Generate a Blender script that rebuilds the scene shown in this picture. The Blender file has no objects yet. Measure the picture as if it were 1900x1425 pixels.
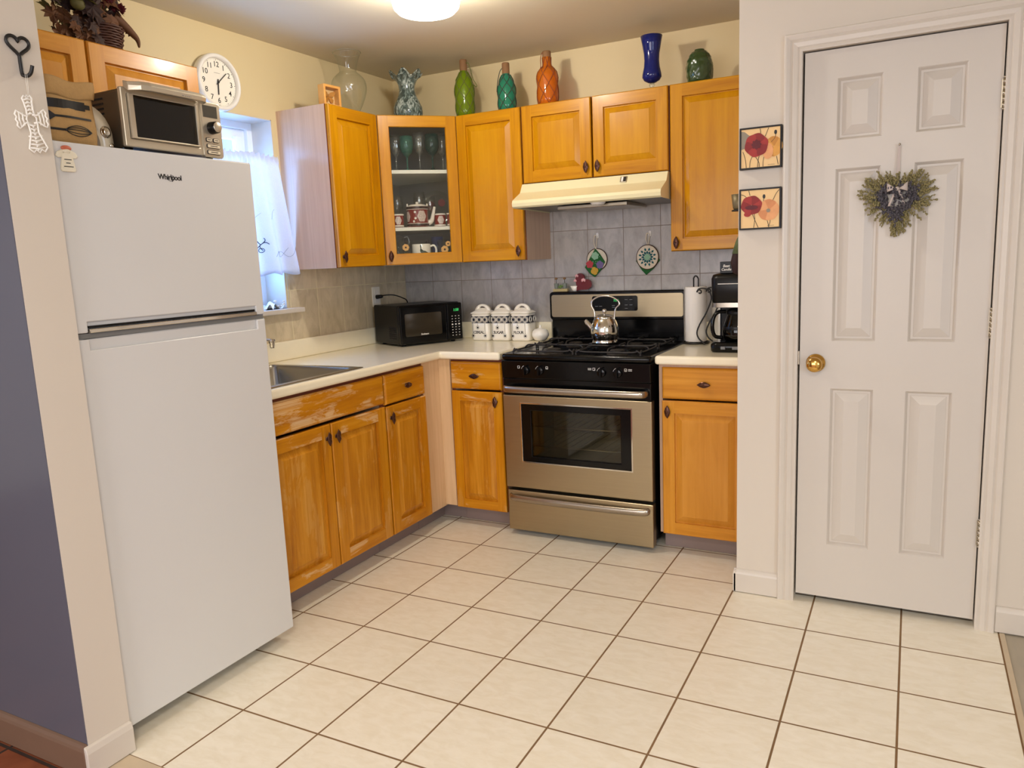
import bpy, bmesh, math, random
from mathutils import Vector, Matrix, noise as mnoise
random.seed(7)
SC = bpy.context.scene
COL = SC.collection
PI = math.pi

# ------------------------------------------------------------------ camera
cam_data = bpy.data.cameras.new('camera')
cam_data.sensor_fit = 'HORIZONTAL'
cam_data.sensor_width = 36.0
cam_data.lens = 1417.98 / 1900 * 36.0
cam_data.clip_start = 0.05
cam = bpy.data.objects.new('camera', cam_data)
COL.objects.link(cam)
cam.matrix_world = Matrix((
    (0.88717791, -0.03669618, 0.45996604, 2.12531454),
    (0.45949928, 0.16129605, -0.87340941, -3.05551868),
    (-0.04213992, 0.98622359, 0.15996016, 1.36244099),
    (0, 0, 0, 1)))
SC.camera = cam

# ------------------------------------------------------------------ view, world
SC.view_settings.view_transform = 'Standard'
SC.view_settings.look = 'None'
SC.view_settings.gamma = 1.0
SC.view_settings.use_curve_mapping = False
SC.view_settings.exposure = 0.0
SC.cycles.use_denoising = True
SC.cycles.max_bounces = 10
SC.cycles.diffuse_bounces = 5
SC.cycles.glossy_bounces = 4
SC.cycles.transmission_bounces = 6
SC.cycles.transparent_max_bounces = 16
SC.cycles.caustics_reflective = False
SC.cycles.caustics_refractive = False
SC.cycles.sample_clamp_indirect = 6.0
world = bpy.data.worlds.new('sky')
SC.world = world
world.use_nodes = True
wn = world.node_tree
bgn = wn.nodes['Background']
bgn.inputs[0].default_value = (0.42, 0.68, 1.0, 1)
bgn.inputs[1].default_value = 1.9

def area_light(name, loc, rot, sx, sy, power, color):
    d = bpy.data.lights.new(name, 'AREA')
    d.shape = 'RECTANGLE'; d.size = sx; d.size_y = sy; d.energy = power; d.color = color
    o = bpy.data.objects.new(name, d)
    o.location = loc; o.rotation_euler = rot
    COL.objects.link(o)
    return o
# daylight of unseen side and den windows and of the kitchen window, plus added fill
area_light('fill_behind_camera', (1.0, -5.9, 1.4), (PI/2, 0, 0), 3.0, 1.7, 92, (0.97, 0.96, 1.0))  # added fill lamp in front of the closed far wall
area_light('daylight_side_window', (5.4, -5.0, 1.5), (0, PI/2, 0), 1.5, 1.8, 95, (0.62, 0.76, 1.0))
area_light('daylight_den_window', (-2.2, -4.6, 1.35), (PI/2, 0, 0), 1.2, 1.0, 5, (0.35, 0.52, 1.0))
area_light('daylight_kitchen_window', (-1.02, -0.56, 1.66), (0, -PI/2, 0), 1.0, 0.9, 46.0, (0.18, 0.40, 1.0))
# added warm fill lamp, unseen, under the adjoining room's ceiling
area_light('dining_room_fill', (2.3, -3.6, 2.40), (0, 0, 0), 0.5, 0.5, 52, (1.0, 0.92, 0.80))
LAMP_STRENGTH = 19.0

# ------------------------------------------------------------------ colour and materials
def lin(c):
    return tuple(((v/255)/12.92 if v/255 <= 0.04045 else ((v/255+0.055)/1.055)**2.4) for v in c)
def sc(c, k):
    return tuple(min(1.0, v*k) for v in c)
MATS = {}
class NT:
    def __init__(s, name):
        m = bpy.data.materials.new(name); m.use_nodes = True
        s.m = m; s.t = m.node_tree; s.t.nodes.clear()
        s.out = s.t.nodes.new('ShaderNodeOutputMaterial')
        s.b = s.t.nodes.new('ShaderNodeBsdfPrincipled')
        s.t.links.new(s.b.outputs[0], s.out.inputs[0])
        MATS[name] = m
    def n(s, typ, **kw):
        nd = s.t.nodes.new(typ)
        for k, v in kw.items():
            if isinstance(k, str) and hasattr(nd, k): setattr(nd, k, v)
        return nd
    def l(s, a, b): s.t.links.new(a, b)
    def set(s, nd, key, val):
        inp = nd.inputs[key]
        if hasattr(val, 'links') or isinstance(val, bpy.types.NodeSocket): s.l(val, inp)
        else: inp.default_value = val
    def math(s, op, a, b=0.0, c=None):
        nd = s.n('ShaderNodeMath'); nd.operation = op
        s.set(nd, 0, a); s.set(nd, 1, b)
        if c is not None: s.set(nd, 2, c)
        return nd.outputs[0]
    def mix(s, fac, a, b):
        nd = s.n('ShaderNodeMix'); nd.data_type = 'RGBA'
        s.set(nd, 0, fac)
        for i, v in ((6, a), (7, b)):
            if isinstance(v, tuple): nd.inputs[i].default_value = (*v[:3], 1)
            else: s.l(v, nd.inputs[i])
        return nd.outputs[2]
    def objco(s, scale=(1, 1, 1), rnd=True):
        tc = s.n('ShaderNodeTexCoord')
        mp = s.n('ShaderNodeMapping'); mp.inputs['Scale'].default_value = scale
        s.l(tc.outputs['Object'], mp.inputs['Vector'])
        if rnd:
            oi = s.n('ShaderNodeObjectInfo')
            k = s.math('MULTIPLY', oi.outputs['Random'], 37.0)
            cb = s.n('ShaderNodeCombineXYZ')
            for i in range(3): s.l(k, cb.inputs[i])
            s.l(cb.outputs[0], mp.inputs['Location'])
        return mp.outputs[0]
    def noise(s, vec, scale, detail=3.0, rough=0.55, dist=0.0):
        nd = s.n('ShaderNodeTexNoise')
        s.l(vec, nd.inputs['Vector'])
        nd.inputs['Scale'].default_value = scale; nd.inputs['Detail'].default_value = detail
        nd.inputs['Roughness'].default_value = rough; nd.inputs['Distortion'].default_value = dist
        return nd.outputs[0]
    def ramp(s, fac, stops):
        nd = s.n('ShaderNodeValToRGB'); s.l(fac, nd.inputs[0])
        e = nd.color_ramp.elements
        while len(e) < len(stops): e.new(0.5)
        for el, (p, c) in zip(e, stops): el.position = p; el.color = (*c[:3], 1)
        return nd.outputs[0]
    def bump(s, h, strength, dist=0.01):
        nd = s.n('ShaderNodeBump'); nd.inputs['Strength'].default_value = strength; nd.inputs['Distance'].default_value = dist
        s.l(h, nd.inputs['Height']); s.l(nd.outputs[0], s.b.inputs['Normal'])
    def base(s, col, rough=0.5, metal=0.0, coat=0.0, spec=0.5):
        if isinstance(col, tuple): s.b.inputs['Base Color'].default_value = (*col[:3], 1)
        else: s.l(col, s.b.inputs['Base Color'])
        s.set(s.b, 'Roughness', rough); s.b.inputs['Metallic'].default_value = metal
        s.b.inputs['Coat Weight'].default_value = coat; s.b.inputs['Coat Roughness'].default_value = 0.12
        s.b.inputs['Specular IOR Level'].default_value = spec

def plain(name, rgb, rough=0.5, metal=0.0, coat=0.0, var=0.06, vscale=6.0, bump=0.0, bscale=200.0, spec=0.5, scale=(1, 1, 1)):
    """a plain colour with a little mottling (and a fine relief if asked)"""
    t = NT(name); c = lin(rgb)
    v = t.objco(scale)
    n = t.noise(v, vscale, 3)
    t.base(t.mix(n, sc(c, 1-var), sc(c, 1+var)), rough, metal, coat, spec)
    if bump: t.bump(t.noise(v, bscale, 2), bump, 0.002)
    return t.m
def emit(name, rgb, strength):
    t = NT(name); t.t.nodes.remove(t.b)
    e = t.n('ShaderNodeEmission'); e.inputs[0].default_value = (*rgb, 1); e.inputs[1].default_value = strength
    t.l(e.outputs[0], t.out.inputs[0]); return t.m
def glass(name, tint, edge, gloss=0.03, body=None, bodyfac=0.0, refl=0.045):
    """thin-walled glass: sees through with a tint that deepens towards the rim, plus a clear reflection"""
    t = NT(name); t.t.nodes.remove(t.b)
    lw = t.n('ShaderNodeLayerWeight'); lw.inputs[0].default_value = 0.30
    tr = t.n('ShaderNodeBsdfTransparent'); t.l(t.mix(lw.outputs[1], tint, edge), tr.inputs[0])
    gl = t.n('ShaderNodeBsdfGlossy'); gl.inputs['Roughness'].default_value = gloss
    l2 = t.n('ShaderNodeLayerWeight'); l2.inputs[0].default_value = 0.5
    rf = t.math('ADD', t.math('MULTIPLY', t.math('POWER', l2.outputs[1], 4.0), 0.5), refl)
    mx = t.n('ShaderNodeMixShader'); t.l(rf, mx.inputs[0])
    if body:
        df = t.n('ShaderNodeBsdfDiffuse'); df.inputs[0].default_value = (*body, 1)
        m2 = t.n('ShaderNodeMixShader'); m2.inputs[0].default_value = bodyfac
        t.l(tr.outputs[0], m2.inputs[1]); t.l(df.outputs[0], m2.inputs[2]); t.l(m2.outputs[0], mx.inputs[1])
    else: t.l(tr.outputs[0], mx.inputs[1])
    t.l(gl.outputs[0], mx.inputs[2]); t.l(mx.outputs[0], t.out.inputs[0]); return t.m
def wood(name, dark, mid, light, along='z', rough=0.32, coat=0.10, worn=0.0, pale=(232, 204, 160), freq=13.0):
    t = NT(name)
    a, b = 1.1, freq
    s = {'z': (b, b, a), 'x': (a, b, b), 'y': (b, a, b)}[along]
    v = t.objco(s)
    n1 = t.noise(v, 1.6, 6, 0.6, 0.7)
    v2 = t.objco(tuple(k*(1.0 if k < 2 else 7.0) for k in s))
    n2 = t.noise(v2, 1.0, 3, 0.6, 0.2)
    f = t.math('ADD', t.math('MULTIPLY', n1, 0.72), t.math('MULTIPLY', n2, 0.28))
    col = t.ramp(f, [(0.30, lin(dark)), (0.5, lin(mid)), (0.70, lin(light))])
    r = rough
    if worn:
        v3 = t.objco({'z': (5, 5, 1.6), 'x': (1.6, 5, 6), 'y': (5, 1.6, 5)}[along])
        n3 = t.noise(v3, 1.9, 7, 0.68, 0.5)
        k = t.ramp(n3, [(0.555-worn*0.05, (0, 0, 0)), (0.575, (0.8, 0.8, 0.8)), (0.66, (1, 1, 1))])
        streak = t.ramp(n2, [(0.40, (0.2, 0.2, 0.2)), (0.56, (1, 1, 1))])
        fac = t.math('MULTIPLY', t.math('MULTIPLY', k, streak), 0.40 + 0.45*worn)
        col = t.mix(fac, col, lin(pale))
        r = t.math('ADD', t.math('MULTIPLY', fac, 0.35), rough)
    t.base(col, r, 0, coat, 0.3)
    t.bump(n2, 0.04, 0.002)
    return t.m
def tiles(name, ax, size, off, grout_w, c_lo, c_hi, c_grout, rough=0.3, mscale=5.0, streaks=None, bump=0.25, pervar=0.05):
    """square-laid tiles in world metres: ax picks the two axes, off is where a joint runs"""
    t = NT(name)
    tc = t.n('ShaderNodeTexCoord'); sp = t.n('ShaderNodeSeparateXYZ'); t.l(tc.outputs['Object'], sp.inputs[0])
    ds, cells = [], []
    for i in (0, 1):
        u = t.math('DIVIDE', t.math('SUBTRACT', sp.outputs[ax[i]], off[i]), size[i])
        fr = t.math('FRACT', u)
        d = t.math('MULTIPLY', t.math('MINIMUM', fr, t.math('SUBTRACT', 1.0, fr)), size[i])
        ds.append(d); cells.append(t.math('FLOOR', u))
    d = t.math('MINIMUM', ds[0], ds[1])
    mask = t.ramp(t.math('DIVIDE', d, grout_w), [(0.42, (0, 0, 0)), (0.62, (1, 1, 1))])
    cb = t.n('ShaderNodeCombineXYZ'); t.l(cells[0], cb.inputs[0]); t.l(cells[1], cb.inputs[1])
    wn_ = t.n('ShaderNodeTexWhiteNoise'); wn_.noise_dimensions = '3D'; t.l(cb.outputs[0], wn_.inputs[0])
    mp = t.n('ShaderNodeMapping'); t.l(tc.outputs['Object'], mp.inputs[0])
    if streaks: mp.inputs['Scale'].default_value = streaks
    va = t.n('ShaderNodeVectorMath'); va.operation = 'ADD'
    t.l(mp.outputs[0], va.inputs[0])
    sc_ = t.n('ShaderNodeVectorMath'); sc_.operation = 'SCALE'; sc_.inputs[3].default_value = 11.0
    t.l(wn_.outputs[1], sc_.inputs[0]); t.l(sc_.outputs[0], va.inputs[1])
    n = t.noise(va.outputs[0], mscale, 6, 0.62, 0.6)
    col = t.ramp(n, [(0.33, lin(c_lo)), (0.62, lin(c_hi))])
    pv = t.math('ADD', t.math('MULTIPLY', wn_.outputs[0], pervar), 1.0-pervar/2)
    hs = t.n('ShaderNodeHueSaturation'); t.l(pv, hs.inputs['Value']); t.l(col, hs.inputs['Color'])
    gn = t.noise(tc.outputs['Object'], 9.0, 3)
    gcol = t.mix(gn, sc(lin(c_grout), 0.7), sc(lin(c_grout), 1.4))
    t.base(t.mix(mask, gcol, hs.outputs[0]), t.math('SUBTRACT', 0.85, t.math('MULTIPLY', mask, 0.85-rough)))
    t.bump(mask, bump, 0.003)
    return t.m

# ------------------------------------------------------------------ mesh building
class MB:
    def __init__(s): s.v = []; s.f = []; s.mi = []; s.sm = []; s.T = Matrix.Identity(4); s.m = 0
    def add(s, vs, fs, smooth=False, mi=None):
        o = len(s.v); T = s.T
        s.v.extend([tuple(T @ Vector(p)) for p in vs])
        for f in fs:
            s.f.append([o+i for i in f]); s.mi.append(s.m if mi is None else mi); s.sm.append(smooth)
        return s
    def box(s, x0, x1, y0, y1, z0, z1, mi=None):
        vs = [(x, y, z) for x in (x0, x1) for y in (y0, y1) for z in (z0, z1)]
        return s.add(vs, [(0, 1, 3, 2), (4, 6, 7, 5), (0, 4, 5, 1), (2, 3, 7, 6), (0, 2, 6, 4), (1, 5, 7, 3)], mi=mi)
    def prism(s, poly, axis, a, b, mi=None, smooth=False):
        """poly in the plane across axis, extruded from a to b"""
        def P(p, t):
            return {'x': (t, p[0], p[1]), 'y': (p[0], t, p[1]), 'z': (p[0], p[1], t)}[axis]
        n = len(poly)
        s.add([P(p, a) for p in poly]+[P(p, b) for p in poly], [tuple(range(n)), tuple(range(2*n-1, n-1, -1))], False, mi)
        return s.add([P(p, a) for p in poly]+[P(p, b) for p in poly], [(i, (i+1) % n, n+(i+1) % n, n+i) for i in range(n)], smooth, mi)
    def lathe(s, prof, c=(0, 0, 0), seg=32, mi=None, smooth=True, wob=None, axis='z', cap=False):
        """prof: (radius, height) pairs"""
        vs, fs = [], []
        for j, (r, h) in enumerate(prof):
            for i in range(seg):
                a = 2*PI*i/seg
                rr, hh = (r, h) if wob is None else wob(r, h, a, j)
                x, y, z = rr*math.cos(a), rr*math.sin(a), hh
                if axis == 'y': x, y, z = x, z, y
                elif axis == 'x': x, y, z = z, x, y
                vs.append((c[0]+x, c[1]+y, c[2]+z))
        for j in range(len(prof)-1):
            for i in range(seg):
                k = (i+1) % seg
                fs.append((j*seg+i, j*seg+k, (j+1)*seg+k, (j+1)*seg+i))
        if prof[0][0] > 1e-5 and cap: fs.append(tuple(range(seg)))
        if prof[-1][0] > 1e-5 and cap: fs.append(tuple((len(prof)-1)*seg+i for i in range(seg)))
        return s.add(vs, fs, smooth, mi)
    def cyl(s, p0, p1, r, seg=16, mi=None, r1=None, smooth=True):
        p0, p1 = Vector(p0), Vector(p1); d = (p1-p0).normalized()
        u = d.orthogonal().normalized(); w = d.cross(u); r1 = r if r1 is None else r1
        vs = []
        for p, rr in ((p0, r), (p1, r1)):
            vs += [tuple(p+u*rr*math.cos(2*PI*i/seg)+w*rr*math.sin(2*PI*i/seg)) for i in range(seg)]
        s.add(vs, [(i, (i+1) % seg, seg+(i+1) % seg, seg+i) for i in range(seg)], smooth, mi)
        return s.add(vs, [tuple(range(seg)), tuple(range(2*seg-1, seg-1, -1))], False, mi)
    def tube(s, pts, r, seg=8, closed=False, mi=None, rr=None):
        pts = [Vector(p) for p in pts]; n = len(pts); vs, fs = [], []
        prev = None
        for i, p in enumerate(pts):
            if closed: d = pts[(i+1) % n]-pts[i-1]
            else: d = pts[min(i+1, n-1)]-pts[max(i-1, 0)]
            d.normalize()
            u = d.orthogonal().normalized() if prev is None else (prev-d*prev.dot(d)).normalized()
            prev = u; w = d.cross(u); q = r if rr is None else rr[i]
            vs += [tuple(p+u*q*math.cos(2*PI*k/seg)+w*q*math.sin(2*PI*k/seg)) for k in range(seg)]
        for i in range(n if closed else n-1):
            j = (i+1) % n
            fs += [(i*seg+k, i*seg+(k+1) % seg, j*seg+(k+1) % seg, j*seg+k) for k in range(seg)]
        s.add(vs, fs, True, mi)
        if not closed: s.add(vs, [tuple(range(seg)), tuple((n-1)*seg+k for k in range(seg))], False, mi)
        return s
    def ball(s, c, r, scale=(1, 1, 1), seg=16, rings=10, mi=None):
        prof = [(max(1e-6, r*math.sin(PI*j/rings)), -r*math.cos(PI*j/rings)) for j in range(rings+1)]
        vs, fs = [], []
        for (q, h) in prof:
            for i in range(seg):
                a = 2*PI*i/seg
                vs.append((c[0]+q*math.cos(a)*scale[0], c[1]+q*math.sin(a)*scale[1], c[2]+h*scale[2]))
        for j in range(rings):
            for i in range(seg):
                k = (i+1) % seg; fs.append((j*seg+i, j*seg+k, (j+1)*seg+k, (j+1)*seg+i))
        return s.add(vs, fs, True, mi)
    def loft(s, rings, mi=None, smooth=True, cap=True):
        n = len(rings[0]); vs = [p for r in rings for p in r]; fs = []
        for j in range(len(rings)-1):
            fs += [(j*n+i, j*n+(i+1) % n, (j+1)*n+(i+1) % n, (j+1)*n+i) for i in range(n)]
        s.add(vs, fs, smooth, mi)
        if cap: s.add(vs, [tuple(range(n)), tuple((len(rings)-1)*n+i for i in range(n))], False, mi)
        return s
    def grid(s, fn, nu, nv, mi=None, smooth=True):
        vs = [fn(i/nu, j/nv) for j in range(nv+1) for i in range(nu+1)]
        fs = [(j*(nu+1)+i, j*(nu+1)+i+1, (j+1)*(nu+1)+i+1, (j+1)*(nu+1)+i) for j in range(nv) for i in range(nu)]
        return s.add(vs, fs, smooth, mi)
    def slab(s, us, ws, inside, axis, a, b, mi=None):
        """a slab made of grid cells (holes where inside() is false) between a and b along axis"""
        def P(u, w, t): return {'x': (t, u, w), 'y': (u, t, w), 'z': (u, w, t)}[axis]
        nu, nw = len(us)-1, len(ws)-1
        ins = lambda i, j: 0 <= i < nu and 0 <= j < nw and inside((us[i]+us[i+1])/2, (ws[j]+ws[j+1])/2)
        vs = [P(u, w, t) for t in (a, b) for w in ws for u in us]
        N = (nu+1)*(nw+1); id_ = lambda i, j, k: k*N+j*(nu+1)+i
        fs = []
        for i in range(nu):
            for j in range(nw):
                if not ins(i, j): continue
                for k in (0, 1): fs.append((id_(i, j, k), id_(i+1, j, k), id_(i+1, j+1, k), id_(i, j+1, k)))
                for (di, dj, e) in ((-1, 0, ((i, j), (i, j+1))), (1, 0, ((i+1, j), (i+1, j+1))), (0, -1, ((i, j), (i+1, j))), (0, 1, ((i, j+1), (i+1, j+1)))):
                    if not ins(i+di, j+dj):
                        (p, q), (r, t_) = e
                        fs.append((id_(p, q, 0), id_(r, t_, 0), id_(r, t_, 1), id_(p, q, 1)))
        return s.add(vs, fs, False, mi)
    def build(s, name, mats, parent=None, bevel=0.0, bseg=2, label=None, solid=0.0, subd=0):
        me = bpy.data.meshes.new(name)
        me.from_pydata(s.v, [], s.f)
        if not isinstance(mats, (list, tuple)): mats = [mats]
        for m in mats: me.materials.append(MATS[m] if isinstance(m, str) else m)
        me.polygons.foreach_set('material_index', s.mi)
        me.polygons.foreach_set('use_smooth', s.sm)
        bm = bmesh.new(); bm.from_mesh(me)
        bmesh.ops.remove_doubles(bm, verts=bm.verts, dist=1e-6)
        loose = [v for v in bm.verts if not v.link_faces]
        if loose: bmesh.ops.delete(bm, geom=loose, context='VERTS')
        bmesh.ops.recalc_face_normals(bm, faces=bm.faces)
        bm.to_mesh(me); bm.free()
        o = bpy.data.objects.new(name, me); COL.objects.link(o)
        if parent is not None: o.parent = parent
        if label: o['label'] = label
        if solid:
            md = o.modifiers.new('solid', 'SOLIDIFY'); md.thickness = solid; md.offset = 0
        if bevel:
            md = o.modifiers.new('bevel', 'BEVEL'); md.width = bevel; md.segments = bseg
            md.limit_method = 'ANGLE'; md.angle_limit = 0.6; md.harden_normals = False
        if subd:
            md = o.modifiers.new('subd', 'SUBSURF'); md.levels = subd; md.render_levels = subd
        return o

def tag(o, label, cat, group=None):
    o['label'] = label; o['category'] = cat
    if group: o['group'] = group
    return o
def thing(name, label, cat, loc=(0, 0, 0), rotz=0.0, group=None):
    o = bpy.data.objects.new(name, None); COL.objects.link(o)
    o.empty_display_size = 0.05
    o.location = loc; o.rotation_euler = (0, 0, rotz)
    return tag(o, label, cat, group)
def struct(o):
    o['kind'] = 'structure'; return o
def copy_thing(root, loc, rotz=None, label=None):
    r = root.copy(); COL.objects.link(r); r.location = loc
    if rotz is not None: r.rotation_euler = (0, 0, rotz)
    if label: r['label'] = label
    for ch in list(root.children):
        c = ch.copy(); COL.objects.link(c); c.parent = r
        for g in ch.children:
            d = g.copy(); COL.objects.link(d); d.parent = c
    return r
def text_mesh(mb, txt, size, M, ext=0.0004, align='CENTER', spacing=1.0, shear=0.0, bold=0.0, mi=None):
    """letters (in local x right, y up, z out of the sheet) laid down by matrix M"""
    cu = bpy.data.curves.new('lettering', 'FONT')
    cu.body = txt; cu.size = size; cu.align_x = align; cu.align_y = 'CENTER'; cu.extrude = ext
    cu.space_character = spacing; cu.shear = shear; cu.offset = bold; cu.resolution_u = 4
    ob = bpy.data.objects.new('lettering', cu); COL.objects.link(ob)
    dg = bpy.context.evaluated_depsgraph_get()
    me = bpy.data.meshes.new_from_object(ob.evaluated_get(dg))
    T = mb.T; mb.T = T @ M
    mb.add([tuple(v.co) for v in me.vertices], [tuple(p.vertices) for p in me.polygons], False, mi)
    mb.T = T
    bpy.data.objects.remove(ob); bpy.data.curves.remove(cu); bpy.data.meshes.remove(me)
    return mb
def M_face(x, y, z, face='-y'):
    """text sheet facing -y (front of back-wall things) or +x (front of left-wall things)"""
    if face == '-y': R = Matrix(((1, 0, 0, x), (0, 0, -1, y), (0, 1, 0, z), (0, 0, 0, 1)))
    else: R = Matrix(((0, 0, 1, x), (1, 0, 0, y), (0, 1, 0, z), (0, 0, 0, 1)))
    return R
def rrect(x0, x1, z0, z1, r, seg=5):
    pts = []
    for cx, cz, a0 in ((x1-r, z0+r, -PI/2), (x1-r, z1-r, 0), (x0+r, z1-r, PI/2), (x0+r, z0+r, PI)):
        pts += [(cx+r*math.cos(a0+PI/2*i/seg), cz+r*math.sin(a0+PI/2*i/seg)) for i in range(seg+1)]
    return pts
def smooth_path(pts, n=8, closed=False):
    P = [Vector(p) for p in pts]; out = []; m = len(P)
    for i in range(m if closed else m-1):
        p0 = P[i-1] if (i > 0 or closed) else P[0]; p1 = P[i]; p2 = P[(i+1) % m]
        p3 = P[(i+2) % m] if (closed or i+2 < m) else P[-1]
        for k in range(n):
            t = k/n
            out.append(0.5*((2*p1)+(p2-p0)*t+(2*p0-5*p1+4*p2-p3)*t*t+(3*p1-p0-3*p2+p3)*t**3))
    if not closed: out.append(P[-1])
    return out

# ------------------------------------------------------------------ the materials
plain('wall_paint_cream', (215, 196, 152), 0.6, var=0.03, vscale=2.0, bump=0.05, bscale=90)
plain('wall_paint_white', (214, 204, 190), 0.55, var=0.02, vscale=1.5, bump=0.05, bscale=90)
plain('steel_light', (206, 196, 176), 0.33, metal=0.7, var=0.03)
plain('wall_paint_slate', (92, 94, 106), 0.2, var=0.05, vscale=2.0, bump=0.08, bscale=6, coat=0.3)
plain('base_brown', (118, 92, 74), 0.45, var=0.1, vscale=8)
plain('edge_stain', (104, 48, 26), 0.5, var=0.1, vscale=8)
plain('ceiling_paint', (212, 202, 176), 0.7, var=0.02, vscale=1.0)
plain('trim_white', (212, 203, 191), 0.35, var=0.04, vscale=9.0)
plain('door_white', (206, 198, 188), 0.38, var=0.03, vscale=2.5, bump=0.10, bscale=30, scale=(1, 1, 0.25))
plain('dark_gap', (22, 18, 16), 0.8)
FT = 0.3048; FTY = 0.301473
tiles('floor_tile', (0, 1), (FT, FTY), (0, 0), 0.0062, (240, 231, 210), (248, 241, 224), (126, 96, 62), 0.36, 16.0, bump=0.2, pervar=0.03, streaks=(1, 2.2, 1))
tiles('terracotta_tile', (0, 1), (FT, FT), (0.1, 0.2), 0.010, (120, 62, 38), (150, 84, 54), (60, 44, 36), 0.45, 6.0)
tiles('wall_tile_back', (0, 2), (0.2015, 0.25), (-0.04, 1.256), 0.0032, (164, 159, 154), (188, 183, 178), (130, 118, 106), 0.24, 12.0, streaks=(1.5, 1, 0.7), bump=0.12, pervar=0.05)
tiles('wall_tile_left', (1, 2), (0.2, 0.25), (0.056, 1.260), 0.0032, (198, 182, 150), (220, 204, 172), (224, 210, 172), 0.24, 12.0, streaks=(1, 1.5, 0.7), bump=0.12, pervar=0.05)
AMB = ((166, 104, 2), (190, 129, 3), (208, 149, 12))
wood('maple_upright', *AMB, along='z')
wood('maple_level', *AMB, along='x')
wood('maple_panel', (176, 114, 2), (192, 132, 4), (204, 146, 10), along='z', freq=9)
wood('soft_maple_upright', (184, 116, 22), (206, 138, 38), (220, 156, 58), along='z')
wood('soft_maple_level', (184, 116, 22), (206, 138, 38), (220, 156, 58), along='x')
wood('soft_maple_panel', (188, 122, 30), (204, 138, 46), (214, 150, 60), along='z', freq=9)
BAS = ((172, 102, 8), (198, 128, 14), (216, 150, 32))
wood('worn_maple_upright', *BAS, along='z', worn=0.15, rough=0.36, pale=(222, 174, 100))
wood('worn_maple_level', *BAS, along='x', worn=0.55, rough=0.36)
wood('worn_maple_panel', (166, 98, 12), (196, 128, 22), (220, 156, 52), along='z', worn=0.25, rough=0.4, freq=11, pale=(216, 164, 84))
wood('laminate_pale', (192, 158, 132), (204, 170, 142), (212, 180, 152), along='z', rough=0.3, coat=0.2, freq=22)
wood('laminate_birch', (206, 170, 126), (220, 186, 144), (230, 198, 158), along='z', rough=0.4, coat=0.1, freq=9)
plain('toe_kick_grey', (140, 122, 116), 0.5, var=0.08, vscale=5)
plain('cabinet_inside', (158, 154, 146), 0.5, var=0.02)
plain('shelf_white', (240, 236, 222), 0.4, var=0.02)
plain('bronze', (88, 58, 46), 0.30, metal=0.8, var=0.2, vscale=60)
plain('counter_laminate', (248, 238, 210), 0.2, var=0.04, vscale=18, coat=0.15)
plain('steel', (172, 162, 148), 0.27, metal=1.0, var=0.04, vscale=3, scale=(40, 40, 1))
plain('steel_brushed', (172, 156, 126), 0.34, metal=1.0, var=0.06, vscale=4, scale=(1, 1, 40))
plain('kettle_steel', (214, 206, 194), 0.2, metal=0.9, var=0.02)
plain('chrome', (220, 216, 208), 0.08, metal=1.0, var=0.01)
plain('sink_steel', (170, 164, 152), 0.24, metal=1.0, var=0.05, vscale=5)
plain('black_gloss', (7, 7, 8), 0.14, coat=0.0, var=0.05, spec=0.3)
plain('black_satin', (11, 10, 10), 0.35, var=0.05, spec=0.3)
plain('black_iron', (20, 18, 17), 0.5, var=0.2, vscale=40)
plain('cast_iron', (34, 30, 28), 0.55, var=0.25, vscale=40)
plain('fridge_white', (215, 214, 212), 0.26, var=0.006, coat=0.15, bump=0.03, bscale=160)
plain('fridge_grey', (120, 120, 118), 0.4, var=0.03)
plain('hood_cream', (228, 218, 176), 0.25, var=0.015, coat=0.2)
plain('ceramic_white', (244, 238, 224), 0.16, var=0.015, coat=0.3)
plain('plastic_white', (236, 232, 224), 0.4, var=0.015)
plain('paper_white', (240, 236, 230), 0.8, var=0.02, bump=0.25, bscale=120)
plain('ink_black', (20, 18, 18), 0.5, var=0.02)
plain('ink_navy', (24, 28, 44), 0.3, var=0.05)
plain('ink_grey', (150, 150, 150), 0.5, var=0.02)
plain('brass', (214, 170, 92), 0.14, metal=1.0, var=0.02)
plain('nickel', (176, 166, 148), 0.3, metal=1.0, var=0.05)
plain('cork', (128, 92, 58), 0.8, var=0.12, vscale=50)
plain('twine', (150, 112, 70), 0.8, var=0.15, vscale=50)
plain('twine_green', (92, 96, 40), 0.8, var=0.15, vscale=50)
plain('twine_dark', (58, 62, 50), 0.8, var=0.15, vscale=50)
plain('twine_rust', (132, 66, 24), 0.8, var=0.15, vscale=50)
plain('burlap', (176, 140, 88), 0.9, var=0.12, vscale=120, bump=0.5, bscale=260)
plain('wicker', (74, 40, 26), 0.55, var=0.25, vscale=60)
plain('leaf_brown', (96, 56, 22), 0.7, var=0.35, vscale=20)
plain('leaf_dark', (52, 28, 18), 0.7, var=0.3, vscale=20)
plain('leaf_olive', (96, 88, 40), 0.7, var=0.3, vscale=20)
plain('flower_maroon', (96, 18, 26), 0.7, var=0.3, vscale=30)
plain('herb_green', (140, 130, 88), 0.8, var=0.2, vscale=60)
plain('lavender', (82, 78, 84), 0.85, var=0.2, vscale=60)
plain('ribbon_grey', (190, 176, 168), 0.5, var=0.05)
plain('lace_white', (248, 244, 234), 0.8, var=0.04)
plain('heart_red', (100, 9, 12), 0.25, coat=0.4, var=0.08, vscale=20)
plain('felt_green', (30, 96, 44), 0.85, var=0.15, vscale=60, bump=0.3)
plain('felt_cream', (226, 214, 190), 0.85, var=0.06, vscale=60, bump=0.3)
plain('felt_teal', (30, 92, 96), 0.85, var=0.15, vscale=60)
plain('felt_brown', (70, 42, 30), 0.85, var=0.1)
plain('felt_red', (190, 70, 76), 0.85, var=0.1)
plain('felt_yellow', (214, 166, 60), 0.85, var=0.1)
plain('felt_violet', (120, 104, 150), 0.85, var=0.1)
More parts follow.
